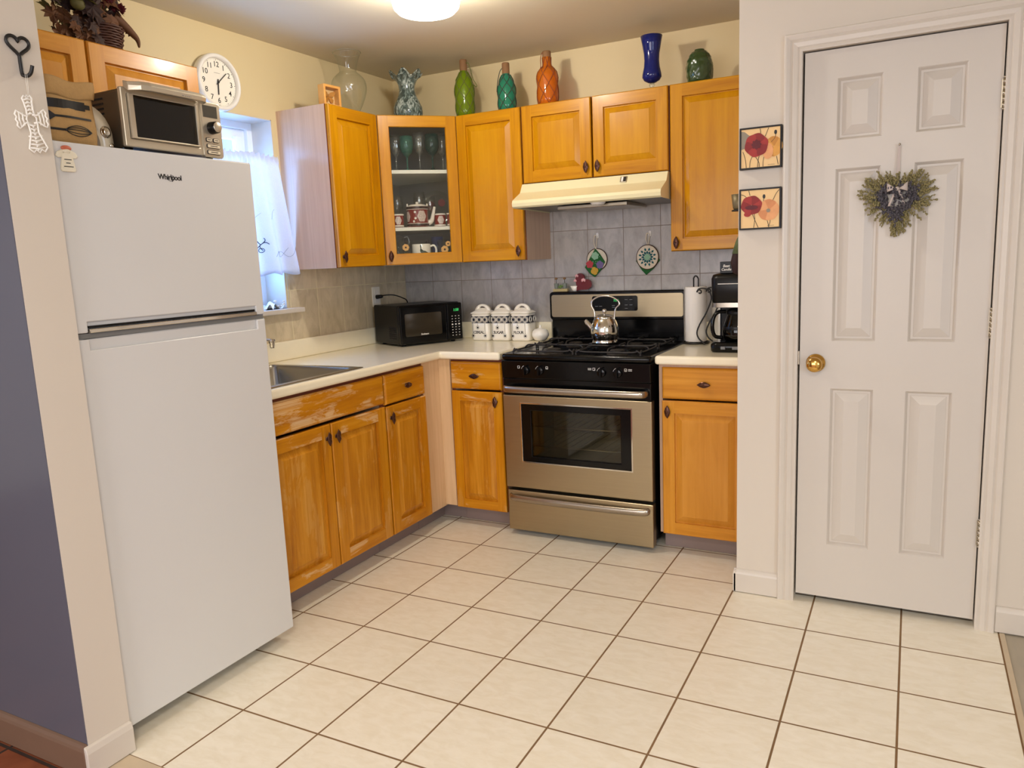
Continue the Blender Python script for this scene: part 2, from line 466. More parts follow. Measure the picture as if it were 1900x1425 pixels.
plain('felt_mint', (146, 190, 156), 0.85, var=0.1)
plain('pot_glaze_green', (46, 68, 30), 0.2, coat=0.5, var=0.35, vscale=30)
plain('art_paper', (242, 204, 146), 0.6, var=0.05, vscale=8)
plain('poppy_red', (164, 48, 44), 0.6, var=0.22, vscale=45)
plain('poppy_deep', (138, 34, 34), 0.6, var=0.2, vscale=45)
plain('peach_deep', (214, 142, 92), 0.6, var=0.15, vscale=45)
plain('gold_deep', (200, 136, 58), 0.6, var=0.15, vscale=45)
plain('poppy_wine', (96, 24, 34), 0.6, var=0.15, vscale=45)
plain('poppy_gold', (222, 160, 74), 0.6, var=0.16, vscale=45)
plain('poppy_peach', (232, 166, 112), 0.6, var=0.16, vscale=45)
plain('poppy_grey', (150, 140, 122), 0.6, var=0.12, vscale=45)
plain('frame_black', (14, 9, 9), 0.4, spec=0.3)
plain('frame_wood', (216, 158, 84), 0.4, var=0.1, vscale=20)
plain('butterfly_orange', (196, 130, 44), 0.6, var=0.3, vscale=70)
plain('toaster_cream', (226, 212, 184), 0.3, var=0.015, coat=0.2)
plain('toaster_grey', (150, 138, 120), 0.4, var=0.03)
plain('angel_white', (230, 222, 200), 0.5, var=0.06, vscale=60)
plain('angel_red', (196, 104, 76), 0.5, var=0.1, vscale=60)
plain('china_red', (126, 30, 22), 0.2, coat=0.3, var=0.15, vscale=60)
plain('china_white', (236, 226, 212), 0.2, coat=0.3, var=0.04)
plain('daisy_yellow', (232, 176, 96), 0.5, var=0.08)
plain('peacock_green', (62, 82, 72), 0.4, var=0.3, vscale=120)
plain('button_grey', (120, 120, 122), 0.5)
plain('vinyl_white', (236, 238, 240), 0.35, var=0.01)
plain('grey_plank', (176, 166, 148), 0.5, var=0.22, vscale=3.0, scale=(6, 0.8, 1))
plain('threshold', (206, 188, 160), 0.6, var=0.15, vscale=12)
glass('glass_clear', (0.985, 0.99, 0.985), (0.80, 0.84, 0.82), 0.02, None, 0.0, 0.07)
glass('glass_pane', (0.96, 0.97, 0.96), (0.85, 0.88, 0.86), 0.02)
glass('glass_crystal', (0.93, 0.95, 0.94), (0.70, 0.74, 0.72), 0.02, (0.75, 0.78, 0.76), 0.04, 0.16)
glass('glass_green', (0.30, 0.46, 0.03), (0.16, 0.26, 0.01), 0.04, (0.26, 0.38, 0.01), 0.45)
glass('glass_teal', (0.10, 0.44, 0.26), (0.03, 0.20, 0.12), 0.04, (0.04, 0.34, 0.20), 0.45)
glass('glass_orange', (0.80, 0.26, 0.02), (0.48, 0.12, 0.01), 0.04, (0.72, 0.20, 0.01), 0.5)
glass('glass_cobalt', (0.01, 0.02, 0.20), (0.004, 0.008, 0.08), 0.03, (0.008, 0.016, 0.16), 0.75)
glass('glass_goblet_teal', (0.20, 0.46, 0.38), (0.06, 0.22, 0.18), 0.03, (0.06, 0.24, 0.19), 0.35)
glass('glass_goblet_dark', (0.10, 0.26, 0.22), (0.03, 0.10, 0.09), 0.03, (0.02, 0.09, 0.08), 0.35)
glass('glass_blue', (0.35, 0.48, 0.80), (0.15, 0.22, 0.55), 0.03, (0.14, 0.20, 0.5), 0.3)
glass('glass_coffee', (0.30, 0.27, 0.24), (0.12, 0.10, 0.09), 0.03)
def swirl_glass():
    t = NT('glass_swirl')
    v = t.objco((9, 9, 4.0)); n = t.noise(v, 6.0, 5, 0.6, 1.2)
    col = t.ramp(n, [(0.38, lin((52, 66, 62))), (0.5, lin((110, 126, 118))), (0.62, lin((196, 204, 194)))])
    t.base(col, 0.12, 0, 0.2); t.b.inputs['Alpha'].default_value = 0.72
swirl_glass()
def curtain_cloth():
    t = NT('curtain_cotton'); t.t.nodes.remove(t.b)
    v = t.objco((1, 1, 1)); n = t.noise(v, 300.0, 2)
    c = t.mix(n, lin((226, 226, 232)), lin((246, 246, 248)))
    d = t.n('ShaderNodeBsdfDiffuse'); t.l(c, d.inputs[0])
    tr = t.n('ShaderNodeBsdfTranslucent'); t.l(c, tr.inputs[0])
    mx = t.n('ShaderNodeMixShader'); mx.inputs[0].default_value = 0.45
    t.l(d.outputs[0], mx.inputs[1]); t.l(tr.outputs[0], mx.inputs[2]); t.l(mx.outputs[0], t.out.inputs[0])
curtain_cloth()
def lamp_glass():
    t = NT('lamp_glow'); t.t.nodes.remove(t.b)
    e = t.n('ShaderNodeEmission'); e.inputs[0].default_value = (1.0, 0.925, 0.81, 1); e.inputs[1].default_value = LAMP_STRENGTH
    tr = t.n('ShaderNodeBsdfTransparent')
    mx = t.n('ShaderNodeMixShader'); mx.inputs[0].default_value = 0.45
    t.l(e.outputs[0], mx.inputs[1]); t.l(tr.outputs[0], mx.inputs[2]); t.l(mx.outputs[0], t.out.inputs[0])
lamp_glass()
emit('digit_green', (0.08, 0.75, 0.18), 0.8)

# ================================================================== THE ROOM
XL, YB, H = -0.65, 0.86, 2.435
struct(MB().box(-0.85, 2.445, -1.809, 1.0, -0.06, 0.0).build('floor', 'floor_tile'))
struct(MB().box(2.447, 5.6, -6.1, 0.1, -0.06, -0.002).build('floor_planks', 'grey_plank'))
fm = MB(); fm.box(-3.2, 2.445, -6.1, -1.9, -0.06, -0.004)
struct(fm.build('floor_den', 'terracotta_tile'))
struct(MB().box(-0.6, 2.445, -1.90, -1.809, -0.06, 0.001).build('trim_4', 'threshold'))
struct(MB().box(2.440, 2.456, -1.9, -0.075, -0.01, 0.004).build('trim_3', 'threshold', bevel=0.002))
struct(MB().box(-3.3, 5.7, -6.3, 1.0, H, H+0.1).build('ceiling', 'ceiling_paint'))
# window wall with its opening
WY0, WY1, WZ0, WZ1 = -0.96, -0.163, 1.172, 2.078
wl = MB().slab([-1.80, WY0, WY1, 0.95], [-0.05, WZ0, WZ1, H+0.02], lambda u, w: not (WY0 < u < WY1 and WZ0 < w < WZ1), 'x', XL-0.2, XL)
struct(wl.build('wall_left', 'wall_paint_cream'))
struct(MB().box(-0.85, 1.7, YB, YB+0.12, -0.05, H+0.02).build('wall_back', 'wall_paint_cream'))
ts = MB().slab([-1.0, -0.955, -0.155, YB], [0.90, 1.17, 1.44], lambda u, w: not (u < -0.155 and w > 1.17), 'x', XL-0.002, XL+0.006)
struct(ts.build('wall_left_tile', 'wall_tile_left'))
struct(MB().box(XL, 1.537, YB-0.006, YB+0.002, 0.90, 1.80).build('wall_back_tile', 'wall_tile_back'))
# pier and door wall: one wall with the doorway in it
DX0, DX1, DZ = 1.750, 2.368, 2.042
dw = MB().slab([1.537, DX0, DX1, 5.6], [-0.02, DZ, H+0.02], lambda u, w: not (DX0 < u < DX1 and w < DZ), 'y', -0.06, 0.06)
dw.box(1.537, 1.657, 0.06, YB+0.02, -0.02, H+0.02)
struct(dw.build('wall_door', 'wall_paint_white'))
# closet behind the door, so that the gap round the leaf is dark
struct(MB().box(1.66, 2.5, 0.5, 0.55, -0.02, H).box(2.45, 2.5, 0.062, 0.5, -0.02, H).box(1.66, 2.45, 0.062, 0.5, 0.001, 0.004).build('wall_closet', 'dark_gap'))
# stub wall beside the refrigerator
SY0, SY1, SX = -1.916, -1.787, 0.158
struct(MB().box(-3.1, SX, SY0+0.002, SY1, -0.05, H+0.01).build('wall_stub', 'wall_paint_white'))
struct(MB().box(-3.1, SX-0.001, SY0, SY0+0.002, -0.05, H).build('wall_den', 'wall_paint_slate'))
# rest of the house, out of the picture
struct(MB().box(-3.3, -3.1, -6.2, SY0, -0.05, H+0.02).build('wall_den_far', 'wall_paint_white'))
struct(MB().box(-3.3, 5.7, -6.3, -6.1, -0.05, H+0.02).build('wall_front', 'wall_paint_white'))
struct(MB().box(5.6, 5.8, -6.2, 0.1, -0.05, H+0.02).build('wall_right', 'wall_paint_white'))

def baseboard(name, poly_pts, axis, a, b, label=None):
    return struct(MB().prism(poly_pts, axis, a, b).build(name, 'trim_white', bevel=0.003))
# profile (depth, height): moulded top
bbp = lambda s, o: [(o, 0.003), (o+s*0.014, 0.003), (o+s*0.014, 0.078), (o+s*0.011, 0.086), (o+s*0.006, 0.094), (o, 0.098)]
b1 = MB().prism(bbp(-1, -0.06), 'x', 1.527, 1.697)
b1.prism([(1.537, 0.003), (1.524, 0.003), (1.524, 0.078), (1.528, 0.09), (1.537, 0.096)], 'y', -0.074, 0.16)
struct(b1.build('baseboard_pier', 'trim_white', bevel=0.002))
baseboard('baseboard_right', bbp(-1, -0.06), 'x', 2.425, 5.6)
b2 = MB().prism([(SX, 0.003), (SX+0.014, 0.003), (SX+0.014, 0.074), (SX+0.009, 0.090), (SX, 0.094)], 'y', SY0-0.012, SY1)
struct(b2.build('baseboard_stub', 'trim_white', bevel=0.002))
struct(MB().prism(bbp(-1, SY0), 'x', -3.0, SX+0.0005).build('baseboard_den', 'base_brown', bevel=0.002))

# door casing: moulded profile mitred round the opening
def casing(name, x0, x1, z1, w, y):
    mb = MB()
    prof = [(0.0, 0.0), (0.0, -0.010), (0.006, -0.012), (0.012, -0.010), (0.016, -0.013), (0.030, -0.016), (0.036, -0.013), (0.041, -0.017), (0.052, -0.021), (w-0.003, -0.021), (w, -0.018), (w, 0.0)]
    rings = []
    for st in range(4):
        r = []
        for u, d in prof:
            p = [(x0-u, y+d, 0.0), (x0-u, y+d, z1+u), (x1+u, y+d, z1+u), (x1+u, y+d, 0.0)][st]
            r.append(p)
        rings.append(r)
    mb.loft(rings, smooth=False)
    return mb
struct(casing('c', DX0+0.006, DX1-0.004, DZ-0.003, 0.060, -0.06).build('trim_1', 'trim_white'))
jb = MB()
jb.box(DX0, DX0+0.006, -0.06, 0.06, 0, DZ).box(DX1-0.004, DX1, -0.06, 0.06, 0, DZ).box(DX0, DX1, -0.06, 0.06, DZ-0.003, DZ)
struct(jb.build('trim_2', 'trim_white'))

# six-panel door
door = struct(thing('door_1', 'white six-panel interior door with brass knob and heart wreath', 'door', (1.762, -0.050, 0.027)))
DW, DH = 0.598, 2.007
mb = MB()
xs = [0, 0.108, 0.252, 0.355, 0.500, DW]
zs = [0, 0.212, 0.818, 0.994, 1.604, 1.702, 1.910, DH]
def panel6(mb, x0, x1, z0, z1):
    seq = [(0, 0), (0.003, 0.003), (0.009, 0.0130), (0.016, 0.0130), (0.018, 0.0115), (0.044, 0.0025), (0.047, 0.0015)]
    rr = [[(x0+i, d, z0+i), (x1-i, d, z0+i), (x1-i, d, z1-i), (x0+i, d, z1-i)] for i, d in seq]
    for a, b in zip(rr[:-1], rr[1:]):
        for k in range(4): mb.add([a[k], a[(k+1) % 4], b[(k+1) % 4], b[k]], [(0, 1, 2, 3)])
    mb.add(rr[-1], [(0, 1, 2, 3)])
for i in range(5):
    for j in range(7):
        if i in (1, 3) and j in (1, 3, 5): panel6(mb, xs[i], xs[i+1], zs[j], zs[j+1])
        else: mb.add([(xs[i], 0, zs[j]), (xs[i+1], 0, zs[j]), (xs[i+1], 0, zs[j+1]), (xs[i], 0, zs[j+1])], [(0, 1, 2, 3)])
mb.box(0, DW, 0.0135, 0.035, 0, DH)
mb.add([(0, 0, 0), (DW, 0, 0), (DW, 0.0135, 0), (0, 0.0135, 0), (0, 0, DH), (DW, 0, DH), (DW, 0.0135, DH), (0, 0.0135, DH)],
       [(0, 1, 2, 3), (4, 5, 6, 7), (0, 3, 7, 4), (1, 2, 6, 5)])
mb.build('leaf', 'door_white', door)
k = MB()
k.lathe([(0.0, 0.001), (0.033, 0.001), (0.034, -0.004), (0.030, -0.009), (0.016, -0.012), (0.0125, -0.016), (0.012, -0.028), (0.018, -0.032), (0.026, -0.040), (0.0285, -0.050), (0.026, -0.059), (0.017, -0.065), (0.0, -0.067)], (0.056, 0, 0.912), 32, axis='y')
k.build('door_knob', 'brass', door, label='round polished brass door knob')
for hz in (0.325, 1.06, 1.795):
    h = MB()
    for q in range(5): h.cyl((DW+0.004, -0.008, hz-0.045+q*0.018), (DW+0.004, -0.008, hz-0.0275+q*0.018), 0.0062 if q % 2 == 0 else 0.0058, 12)
    h.ball((DW+0.004, -0.008, hz+0.048), 0.006, (1, 1, 0.8)); h.ball((DW+0.004, -0.008, hz-0.048), 0.006, (1, 1, 0.8))
    h.box(DW-0.004, DW+0.007, -0.003, 0.002, hz-0.044, hz+0.044)
    h.build('hinge', 'nickel', door)
s = MB().box(-0.012, -0.0015, -0.002, 0.012, 0.905, 0.955)
s.build('strike_plate', 'nickel', door)

# kitchen window: frame, sash and panes at the back of a deep reveal
win = struct(thing('window_1', 'small white vinyl kitchen window in deep reveal', 'window', (XL-0.15, 0, 0)))
f = MB().slab([WY0, WY0+0.035, WY1-0.035, WY1], [WZ0, WZ0+0.035, WZ1-0.035, WZ1], lambda u, w: not (WY0+0.035 < u < WY1-0.035 and WZ0+0.035 < w < WZ1-0.035), 'x', -0.05, 0.02)
f.build('window_frame', 'vinyl_white', win, bevel=0.003)
ym = (WY0+WY1)/2
for nm, (a, b) in (('sash', (WY0+0.035, ym+0.015)), ('sash', (ym-0.015, WY1-0.035))):
    s = MB().slab([a, a+0.05, b-0.05, b], [WZ0+0.035, WZ0+0.08, WZ1-0.085, WZ1-0.035], lambda u, w, a=a, b=b: not (a+0.05 < u < b-0.05 and WZ0+0.08 < w < WZ1-0.085), 'x', -0.035, 0.0)
    so = s.build(nm, 'vinyl_white', win, bevel=0.003)
    MB().box(-0.02, -0.016, a+0.045, b-0.045, WZ0+0.075, WZ1-0.08).build('pane', 'glass_pane', so)
l = MB().box(0.0, 0.028, WY1-0.115, WY1-0.080, 1.90, 2.005).box(0.028, 0.034, WY1-0.125, WY1-0.119, 1.90, 2.0)
l.build('window_latch', 'vinyl_white', win, bevel=0.004)
rv = MB().box(XL-0.13, XL-0.001, WY1-0.004, WY1+0.002, WZ0, WZ1).box(XL-0.13, XL-0.001, WY0, WY1, WZ1-0.004, WZ1+0.002)
struct(rv.build('trim_5', 'trim_white'))
sl = MB().box(XL-0.13, XL+0.045, WY0-0.06, -0.085, 1.148, 1.172)
struct(sl.build('sill_1', 'trim_white', bevel=0.005, bseg=3))

# ================================================================== CABINETS
def pull(mb, c, vertical=True):
    """leaf-shaped filigree pull on a short post, standing out towards -y"""
    x0, y0, z0 = c
    T = mb.T
    mb.T = T @ Matrix.Translation((x0, y0, z0)) @ (Matrix.Identity(4) if vertical else Matrix.Rotation(PI/2, 4, 'Y'))
    mb.cyl((0, 0.0005, 0), (0, -0.016, 0), 0.0055, 12, r1=0.004)
    mb.lathe([(0.009, 0.0005), (0.009, -0.002), (0.0055, -0.004)], (0, 0, 0), 14, axis='y')
    L_, W_ = 0.030, 0.0135
    def leaf(u, v):
        t = u*2-1; w = W_*max(0.0, 1-abs(t)**1.6)**0.9
        s_ = v*2-1
        return (w*s_, -0.0155-0.0055*(1-s_*s_)*(1-t*t*0.6), L_*t)
    mb.grid(leaf, 18, 8)
    def leafb(u, v):
        t = u*2-1; w = W_*max(0.0, 1-abs(t)**1.6)**0.9
        return (w*(v*2-1), -0.0150, L_*t)
    mb.grid(leafb, 18, 2)
    for s_ in (-1, 1):
        pts = [(s_*W_*0.62*math.sin(PI*(i/12*2-1)), -0.0205+0.004*abs(i/12*2-1), L_*0.86*(i/12*2-1)) for i in range(13)]
        mb.tube(pts, 0.0013, 6)
    mb.ball((0, -0.0215, 0), 0.0034, seg=10, rings=6)
    mb.T = T
    return mb
def raised_door(mb, x0, x1, z0, z1, t=0.02, fw=0.056, glassy=False):
    """frame and raised panel in the x-z plane, back at y=0, face towards -y; slots: stile, rail, panel"""
    def ring(i, d): return [(x0+i, d, z0+i), (x1-i, d, z0+i), (x1-i, d, z1-i), (x0+i, d, z1-i)]
    def strip(a, b, mi):
        for k in range(4):
            m = mi if not isinstance(mi, tuple) else mi[k % 2]
            mb.add([a[k], a[(k+1) % 4], b[(k+1) % 4], b[k]], [(0, 1, 2, 3)], mi=m)
    r0, r1, r2 = ring(0, 0), ring(0, -t+0.004), ring(0.004, -t)
    strip(r0, r1, (1, 0)); strip(r1, r2, (1, 0))
    xa, xb, za, zb, e = x0+fw, x1-fw, z0+fw, z1-fw, 0.004
    for (a, b, c, d, m) in ((x0+e, xa, z0+e, z1-e, 0), (xb, x1-e, z0+e, z1-e, 0), (xa, xb, z0+e, za, 1), (xa, xb, zb, z1-e, 1)):
        mb.add([(a, -t, c), (b, -t, c), (b, -t, d), (a, -t, d)], [(0, 1, 2, 3)], mi=m)
    if glassy:
        strip(ring(fw, -t), ring(fw+0.003, -t+0.003), (1, 0)); strip(ring(fw+0.003, -t+0.003), ring(fw+0.003, 0), (1, 0))
        strip(ring(fw+0.003, 0), ring(0, 0), (1, 0))
        return mb
    seq = [(fw-0.003, -t), (fw-0.002, -t+0.002), (fw, -t+0.002), (fw+0.001, -t+0.012), (fw+0.006, -t+0.012), (fw+0.031, -t+0.002), (fw+0.033, -t+0.0005)]
    rr = [ring(i, d) for i, d in seq]
    for q, (a, b) in enumerate(zip(rr[:-1], rr[1:])): strip(a, b, 2 if q > 1 else (1, 0))
    mb.add(rr[-1], [(0, 1, 2, 3)], mi=2)
    mb.add(ring(0, 0), [(3, 2, 1, 0)], mi=2)
    return mb
def slab_front(mb, x0, x1, z0, z1, t=0.02):
    def ring(i, d): return [(x0+i, d, z0+i), (x1-i, d, z0+i), (x1-i, d, z1-i), (x0+i, d, z1-i)]
    rr = [ring(0, 0), ring(0, -t+0.009), ring(0.005, -t+0.002), ring(0.010, -t)]
    for a, b in zip(rr[:-1], rr[1:]):
        for k in range(4): mb.add([a[k], a[(k+1) % 4], b[(k+1) % 4], b[k]], [(0, 1, 2, 3)])
    mb.add(rr[-1], [(0, 1, 2, 3)]); mb.add(rr[0], [(3, 2, 1, 0)])
    return mb
W_AMB = ['maple_upright', 'maple_level', 'maple_panel']
W_BAS = ['worn_maple_upright', 'worn_maple_level', 'worn_maple_panel']
W_MIX = ['maple_upright', 'maple_level', 'worn_maple_panel']
def carcass(t, w, d, z0, z1, side='laminate_pale', top=True, th=0.016, face=True):
    mb = MB()
    mb.box(0, th, 0, d, z0, z1).box(w-th, w, 0, d, z0, z1).box(th, w-th, 0, d, z0, z0+th).box(th, w-th, d-0.008, d, z0+th, z1)
    if top: mb.box(th, w-th, 0, d-0.008, z1-th, z1)
    else: mb.box(th, w-th, 0, th, z1-0.03, z1)
    o = mb.build('body', side, t)
    if face:
        MB().slab([0, 0.02, w-0.02, w], [z0, z0+0.02, z1-0.02, z1], lambda u, q: not (0.02 < u < w-0.02 and z0+0.02 < q < z1-0.02), 'y', -0.0012, 0.0002).build('face_edge', 'edge_stain', t)
    return o
def add_door(t, x0, x1, z0, z1, hx, hz, mats=W_AMB, fw=0.056, vertical=True, nm='door', hand=True):
    d = raised_door(MB(), x0, x1, z0, z1, fw=fw)
    d.T = Matrix.Identity(4)
    for i, v in enumerate(d.v): d.v[i] = (v[0], v[1]-0.002, v[2])
    o = d.build(nm, mats, t)
    if hand: pull(MB(), (hx, -0.022, hz), vertical).build('handle', 'bronze', o)
    return o
def add_drawer(t, x0, x1, z0, z1, mat, knob=True, nm='drawer'):
    d = slab_front(MB(), x0, x1, z0, z1)
    for i, v in enumerate(d.v): d.v[i] = (v[0], v[1]-0.002, v[2])
    o = d.build(nm, mat, t)
    if knob: pull(MB(), ((x0+x1)/2, -0.022, (z0+z1)/2), False).build('handle', 'bronze', o)
    return o
UZ0, UZ1 = 1.360, 2.122
UPG = 'maple wall cabinets'
# beside the window (left wall)
t = thing('wall_cabinet', 'maple wall cabinet with pale laminate side beside the curtained window', 'cabinet', (-0.347, -0.128, 0), PI/2, UPG)
carcass(t, 0.374, 0.303, UZ0, UZ1)
add_door(t, 0.004, 0.370, UZ0+0.002, UZ1-0.002, 0.034, UZ0+0.052)
# corner cabinet with glass door
CW = 0.431
t = thing('wall_cabinet', 'diagonal corner wall cabinet with glass door showing glasses and red teapot', 'cabinet', (-0.345, 0.250, 0), PI/4, UPG)
Rm = Matrix.Rotation(-PI/4, 3, 'Z')
def cl(x, y): v = Rm @ Vector((x+0.345, y-0.250, 0)); return (v.x, v.y)
outer = [cl(-0.345, 0.250), cl(-0.648, 0.250), cl(-0.648, 0.853), cl(-0.044, 0.853), cl(-0.044, 0.551)]
mb = MB()
mb.prism(outer, 'z', UZ0, UZ0+0.016).prism(outer, 'z', UZ1-0.016, UZ1)
inn = [cl(-0.345, 0.262), cl(-0.636, 0.262), cl(-0.636, 0.841), cl(-0.056, 0.841), cl(-0.056, 0.551)]
for i in range(4):
    mb.prism([outer[i], outer[i+1], inn[i+1], inn[i]], 'z', UZ0+0.016, UZ1-0.016)
mb.box(0, 0.045, 0, 0.018, UZ0+0.016, UZ1-0.016).box(CW-0.045, CW, 0, 0.018, UZ0+0.016, UZ1-0.016)
mb.build('body', 'cabinet_inside', t)
shf = [cl(-0.335, 0.266), cl(-0.632, 0.266), cl(-0.632, 0.837), cl(-0.060, 0.837), cl(-0.060, 0.541)]
SH1, SH2 = 1.548, 1.842
for z in (SH1, SH2):
    MB().prism([(p[0], p[1]+0.012) for p in shf], 'z', z-0.009, z+0.009).build('shelf', 'shelf_white', t)
gd = raised_door(MB(), 0.010, CW-0.010, UZ0+0.002, UZ1-0.002, fw=0.055, glassy=True)
for i, v in enumerate(gd.v): gd.v[i] = (v[0], v[1]-0.002, v[2])
gdo = gd.build('door', W_AMB, t)
MB().box(0.062, CW-0.062, -0.010, -0.007, UZ0+0.054, UZ1-0.054).build('pane', 'glass_pane', gdo)
pull(MB(), (0.036, -0.022, UZ0+0.048)).build('handle', 'bronze', gdo)
CORNER = t
# left of the hood
t = thing('wall_cabinet', 'tall maple wall cabinet between the glass corner cabinet and the range hood', 'cabinet', (-0.039, 0.557, 0), 0, UPG)
carcass(t, 0.384, 0.298, UZ0, UZ1)
add_door(t, 0.004, 0.380, UZ0+0.002, UZ1-0.002, 0.350, UZ0+0.048)
# over the hood
t = thing('wall_cabinet', 'short two-door maple wall cabinet directly above the range hood', 'cabinet', (0.347, 0.557, 0), 0, UPG)
carcass(t, 0.758, 0.298, 1.742, UZ1)
add_door(t, 0.003, 0.374, 1.744, UZ1-0.002, 0.349, 1.794)
add_door(t, 0.383, 0.754, 1.744, UZ1-0.002, 0.409, 1.794)
# right of the hood, against the pier
t = thing('wall_cabinet', 'maple wall cabinet above the coffee maker, partly hidden by the white pier', 'cabinet', (1.107, 0.557, 0), 0, UPG)
carcass(t, 0.427, 0.298, UZ0+0.010, UZ1)
add_door(t, 0.004, 0.423, UZ0+0.012, UZ1-0.002, 0.032, UZ0+0.050)
# over the refrigerator
t = thing('wall_cabinet', 'light two-door maple wall cabinet above the refrigerator holding the leaf basket', 'cabinet', (-0.332, -1.780, 0), PI/2, UPG)
carcass(t, 0.905, 0.316, 1.752, 2.135)
add_door(t, 0.004, 0.449, 1.754, 2.133, 0.42, 1.80, ['soft_maple_upright', 'soft_maple_level', 'soft_maple_panel'], hand=False)
add_door(t, 0.457, 0.901, 1.754, 2.133, 0.48, 1.80, ['soft_maple_upright', 'soft_maple_level', 'soft_maple_panel'], hand=False)

BG = 'worn maple base cabinets'
def toe(t, w, y=0.075): MB().box(0, w, y, y+0.015, 0.002, 0.094).build('toe_kick', 'toe_kick_grey', t)
def base_body(t, w, d, face=True): carcass(t, w, d, 0.094, 0.877, top=False, face=face)
BZ = 0.877
t = thing('base_cabinet', 'worn two-door maple sink base cabinet next to the refrigerator', 'cabinet', (-0.031, -1.022, 0), PI/2, BG)
base_body(t, 0.760, 0.612); toe(t, 0.760)
add_drawer(t, 0.005, 0.756, 0.733, 0.864, 'worn_maple_level', knob=False, nm='false_front')
add_door(t, 0.005, 0.376, 0.098, 0.720, 0.350, 0.662, W_BAS)
add_door(t, 0.383, 0.755, 0.098, 0.720, 0.408, 0.662, W_BAS)
t = thing('base_cabinet', 'narrow worn maple base cabinet with one drawer under the microwave', 'cabinet', (-0.031, -0.260, 0), PI/2, BG)
base_body(t, 0.333, 0.612); toe(t, 0.333)
add_drawer(t, 0.005, 0.329, 0.724, 0.864, 'worn_maple_level')
add_door(t, 0.005, 0.329, 0.098, 0.716, 0.034, 0.660, W_BAS)
# corner fillers
t = thing('corner_filler', 'pale unfinished corner filler boards between the two runs of base cabinets', 'cabinet', (-0.028, 0.0745, 0))
MB().box(-0.018, 0, 0.0, 0.170, 0.092, 0.876).build('filler_board', 'laminate_birch', t)
MB().box(0.0005, 0.068, 0.152, 0.170, 0.100, 0.876).build('filler_strip', 'laminate_birch', t)
mbt = MB().box(-0.090, -0.076, 0.0, 0.2635, 0.002, 0.092).box(-0.075, 0.066, 0.2485, 0.2635, 0.002, 0.092)
mbt.build('toe_kick', 'toe_kick_grey', t)
t = thing('base_cabinet', 'narrow maple base cabinet with one drawer against the stove and the corner filler', 'cabinet', (0.042, 0.242, 0), 0, BG)
base_body(t, 0.302, 0.606); toe(t, 0.302)
add_drawer(t, 0.004, 0.298, 0.726, 0.866, 'worn_maple_level')
add_door(t, 0.004, 0.298, 0.096, 0.716, 0.264, 0.668, W_BAS, fw=0.05)
t = thing('base_cabinet', 'smooth maple base cabinet between stove and white pier, under the coffee maker', 'cabinet', (1.134, 0.242, 0), 0, BG)
base_body(t, 0.401, 0.606, False); toe(t, 0.401)
add_drawer(t, 0.018, 0.398, 0.724, 0.866, 'soft_maple_level')
add_door(t, 0.018, 0.398, 0.096, 0.716, 0.046, 0.668, ['soft_maple_upright', 'soft_maple_level', 'soft_maple_panel'])

# ------------------------------------------------------------------ worktops
CT0, CT1 = 0.8785, 0.918
ct = thing('countertop', 'cream laminate L-shaped countertop with sink cutout and low backsplash', 'countertop', (0, 0, 0))
SX0, SX1, SKY0, SKY1 = -0.545, -0.045, -1.000, -0.405
mb = MB().slab([-0.640, SX0, SX1, 0.0, 0.343], [-1.040, SKY0, SKY1, 0.205, 0.851],
               lambda u, w: (u < 0 or w > 0.205) and not (SX0 < u < SX1 and SKY0 < w < SKY1), 'z', CT0, CT1)
mb.build('worktop', 'counter_laminate', ct, bevel=0.012, bseg=4)
mb = MB().prism([(-0.644, -1.04), (-0.624, -1.04), (-0.624, 0.834), (0.343, 0.834), (0.343, 0.853), (-0.644, 0.853)], 'z', CT1, 1.012)
mb.build('backsplash', 'counter_laminate', ct, bevel=0.006, bseg=3)
ct2 = thing('countertop', 'short cream laminate countertop between the stove and the white pier', 'countertop', (0, 0, 0))
MB().box(1.124, 1.535, 0.205, 0.851, CT0, CT1).build('worktop', 'counter_laminate', ct2, bevel=0.012, bseg=4)
MB().box(1.124, 1.535, 0.834, 0.853, CT1, 1.012).build('backsplash', 'counter_laminate', ct2, bevel=0.006)

# sink and faucet
sk = thing('sink', 'stainless steel drop-in kitchen sink set in cream counter', 'sink', (0, 0, CT1))
rim = MB().slab([SX0-0.020, SX0+0.012, SX1-0.012, SX1+0.022], [SKY0-0.02, SKY0+0.012, SKY1-0.012, SKY1+0.022], lambda u, w: not (SX0+0.012 < u < SX1-0.012 and SKY0+0.012 < w < SKY1-0.012), 'z', 0.0005, 0.005)
rim.build('rim', 'sink_steel', sk, bevel=0.002)
bowl = MB()
def bring(i, z, r):
    p = rrect(SX0+0.012+i, SX1-0.012-i, SKY0+0.012+i, SKY1-0.012-i, r, 4)
    return [(a, b, z) for a, b in p]
bowl.loft([bring(0, 0.003, 0.03), bring(0.004, -0.012, 0.04), bring(0.014, -0.125, 0.055), bring(0.03, -0.145, 0.06), bring(0.16, -0.150, 0.05)], cap=False)
bowl.add(bring(0.16, -0.150, 0.05), [tuple(range(len(bring(0.16, -0.150, 0.05))))])
bowl.build('bowl', 'sink_steel', sk)
MB().lathe([(0, -0.1485), (0.035, -0.1485), (0.043, -0.146), (0.043, -0.149)], ((SX0+SX1)/2, (SKY0+SKY1)/2, 0), 24).build('drain', 'chrome', sk)
fc = thing('faucet', 'chrome kitchen faucet peeking out beside the refrigerator', 'faucet', (-0.592, -0.492, CT1+0.0005))
MB().lathe([(0.0, 0.0), (0.028, 0.0), (0.028, 0.010), (0.020, 0.018), (0.018, 0.090), (0.022, 0.096), (0.020, 0.118), (0.0, 0.122)], (0, 0, 0), 24).build('base', 'chrome', fc)
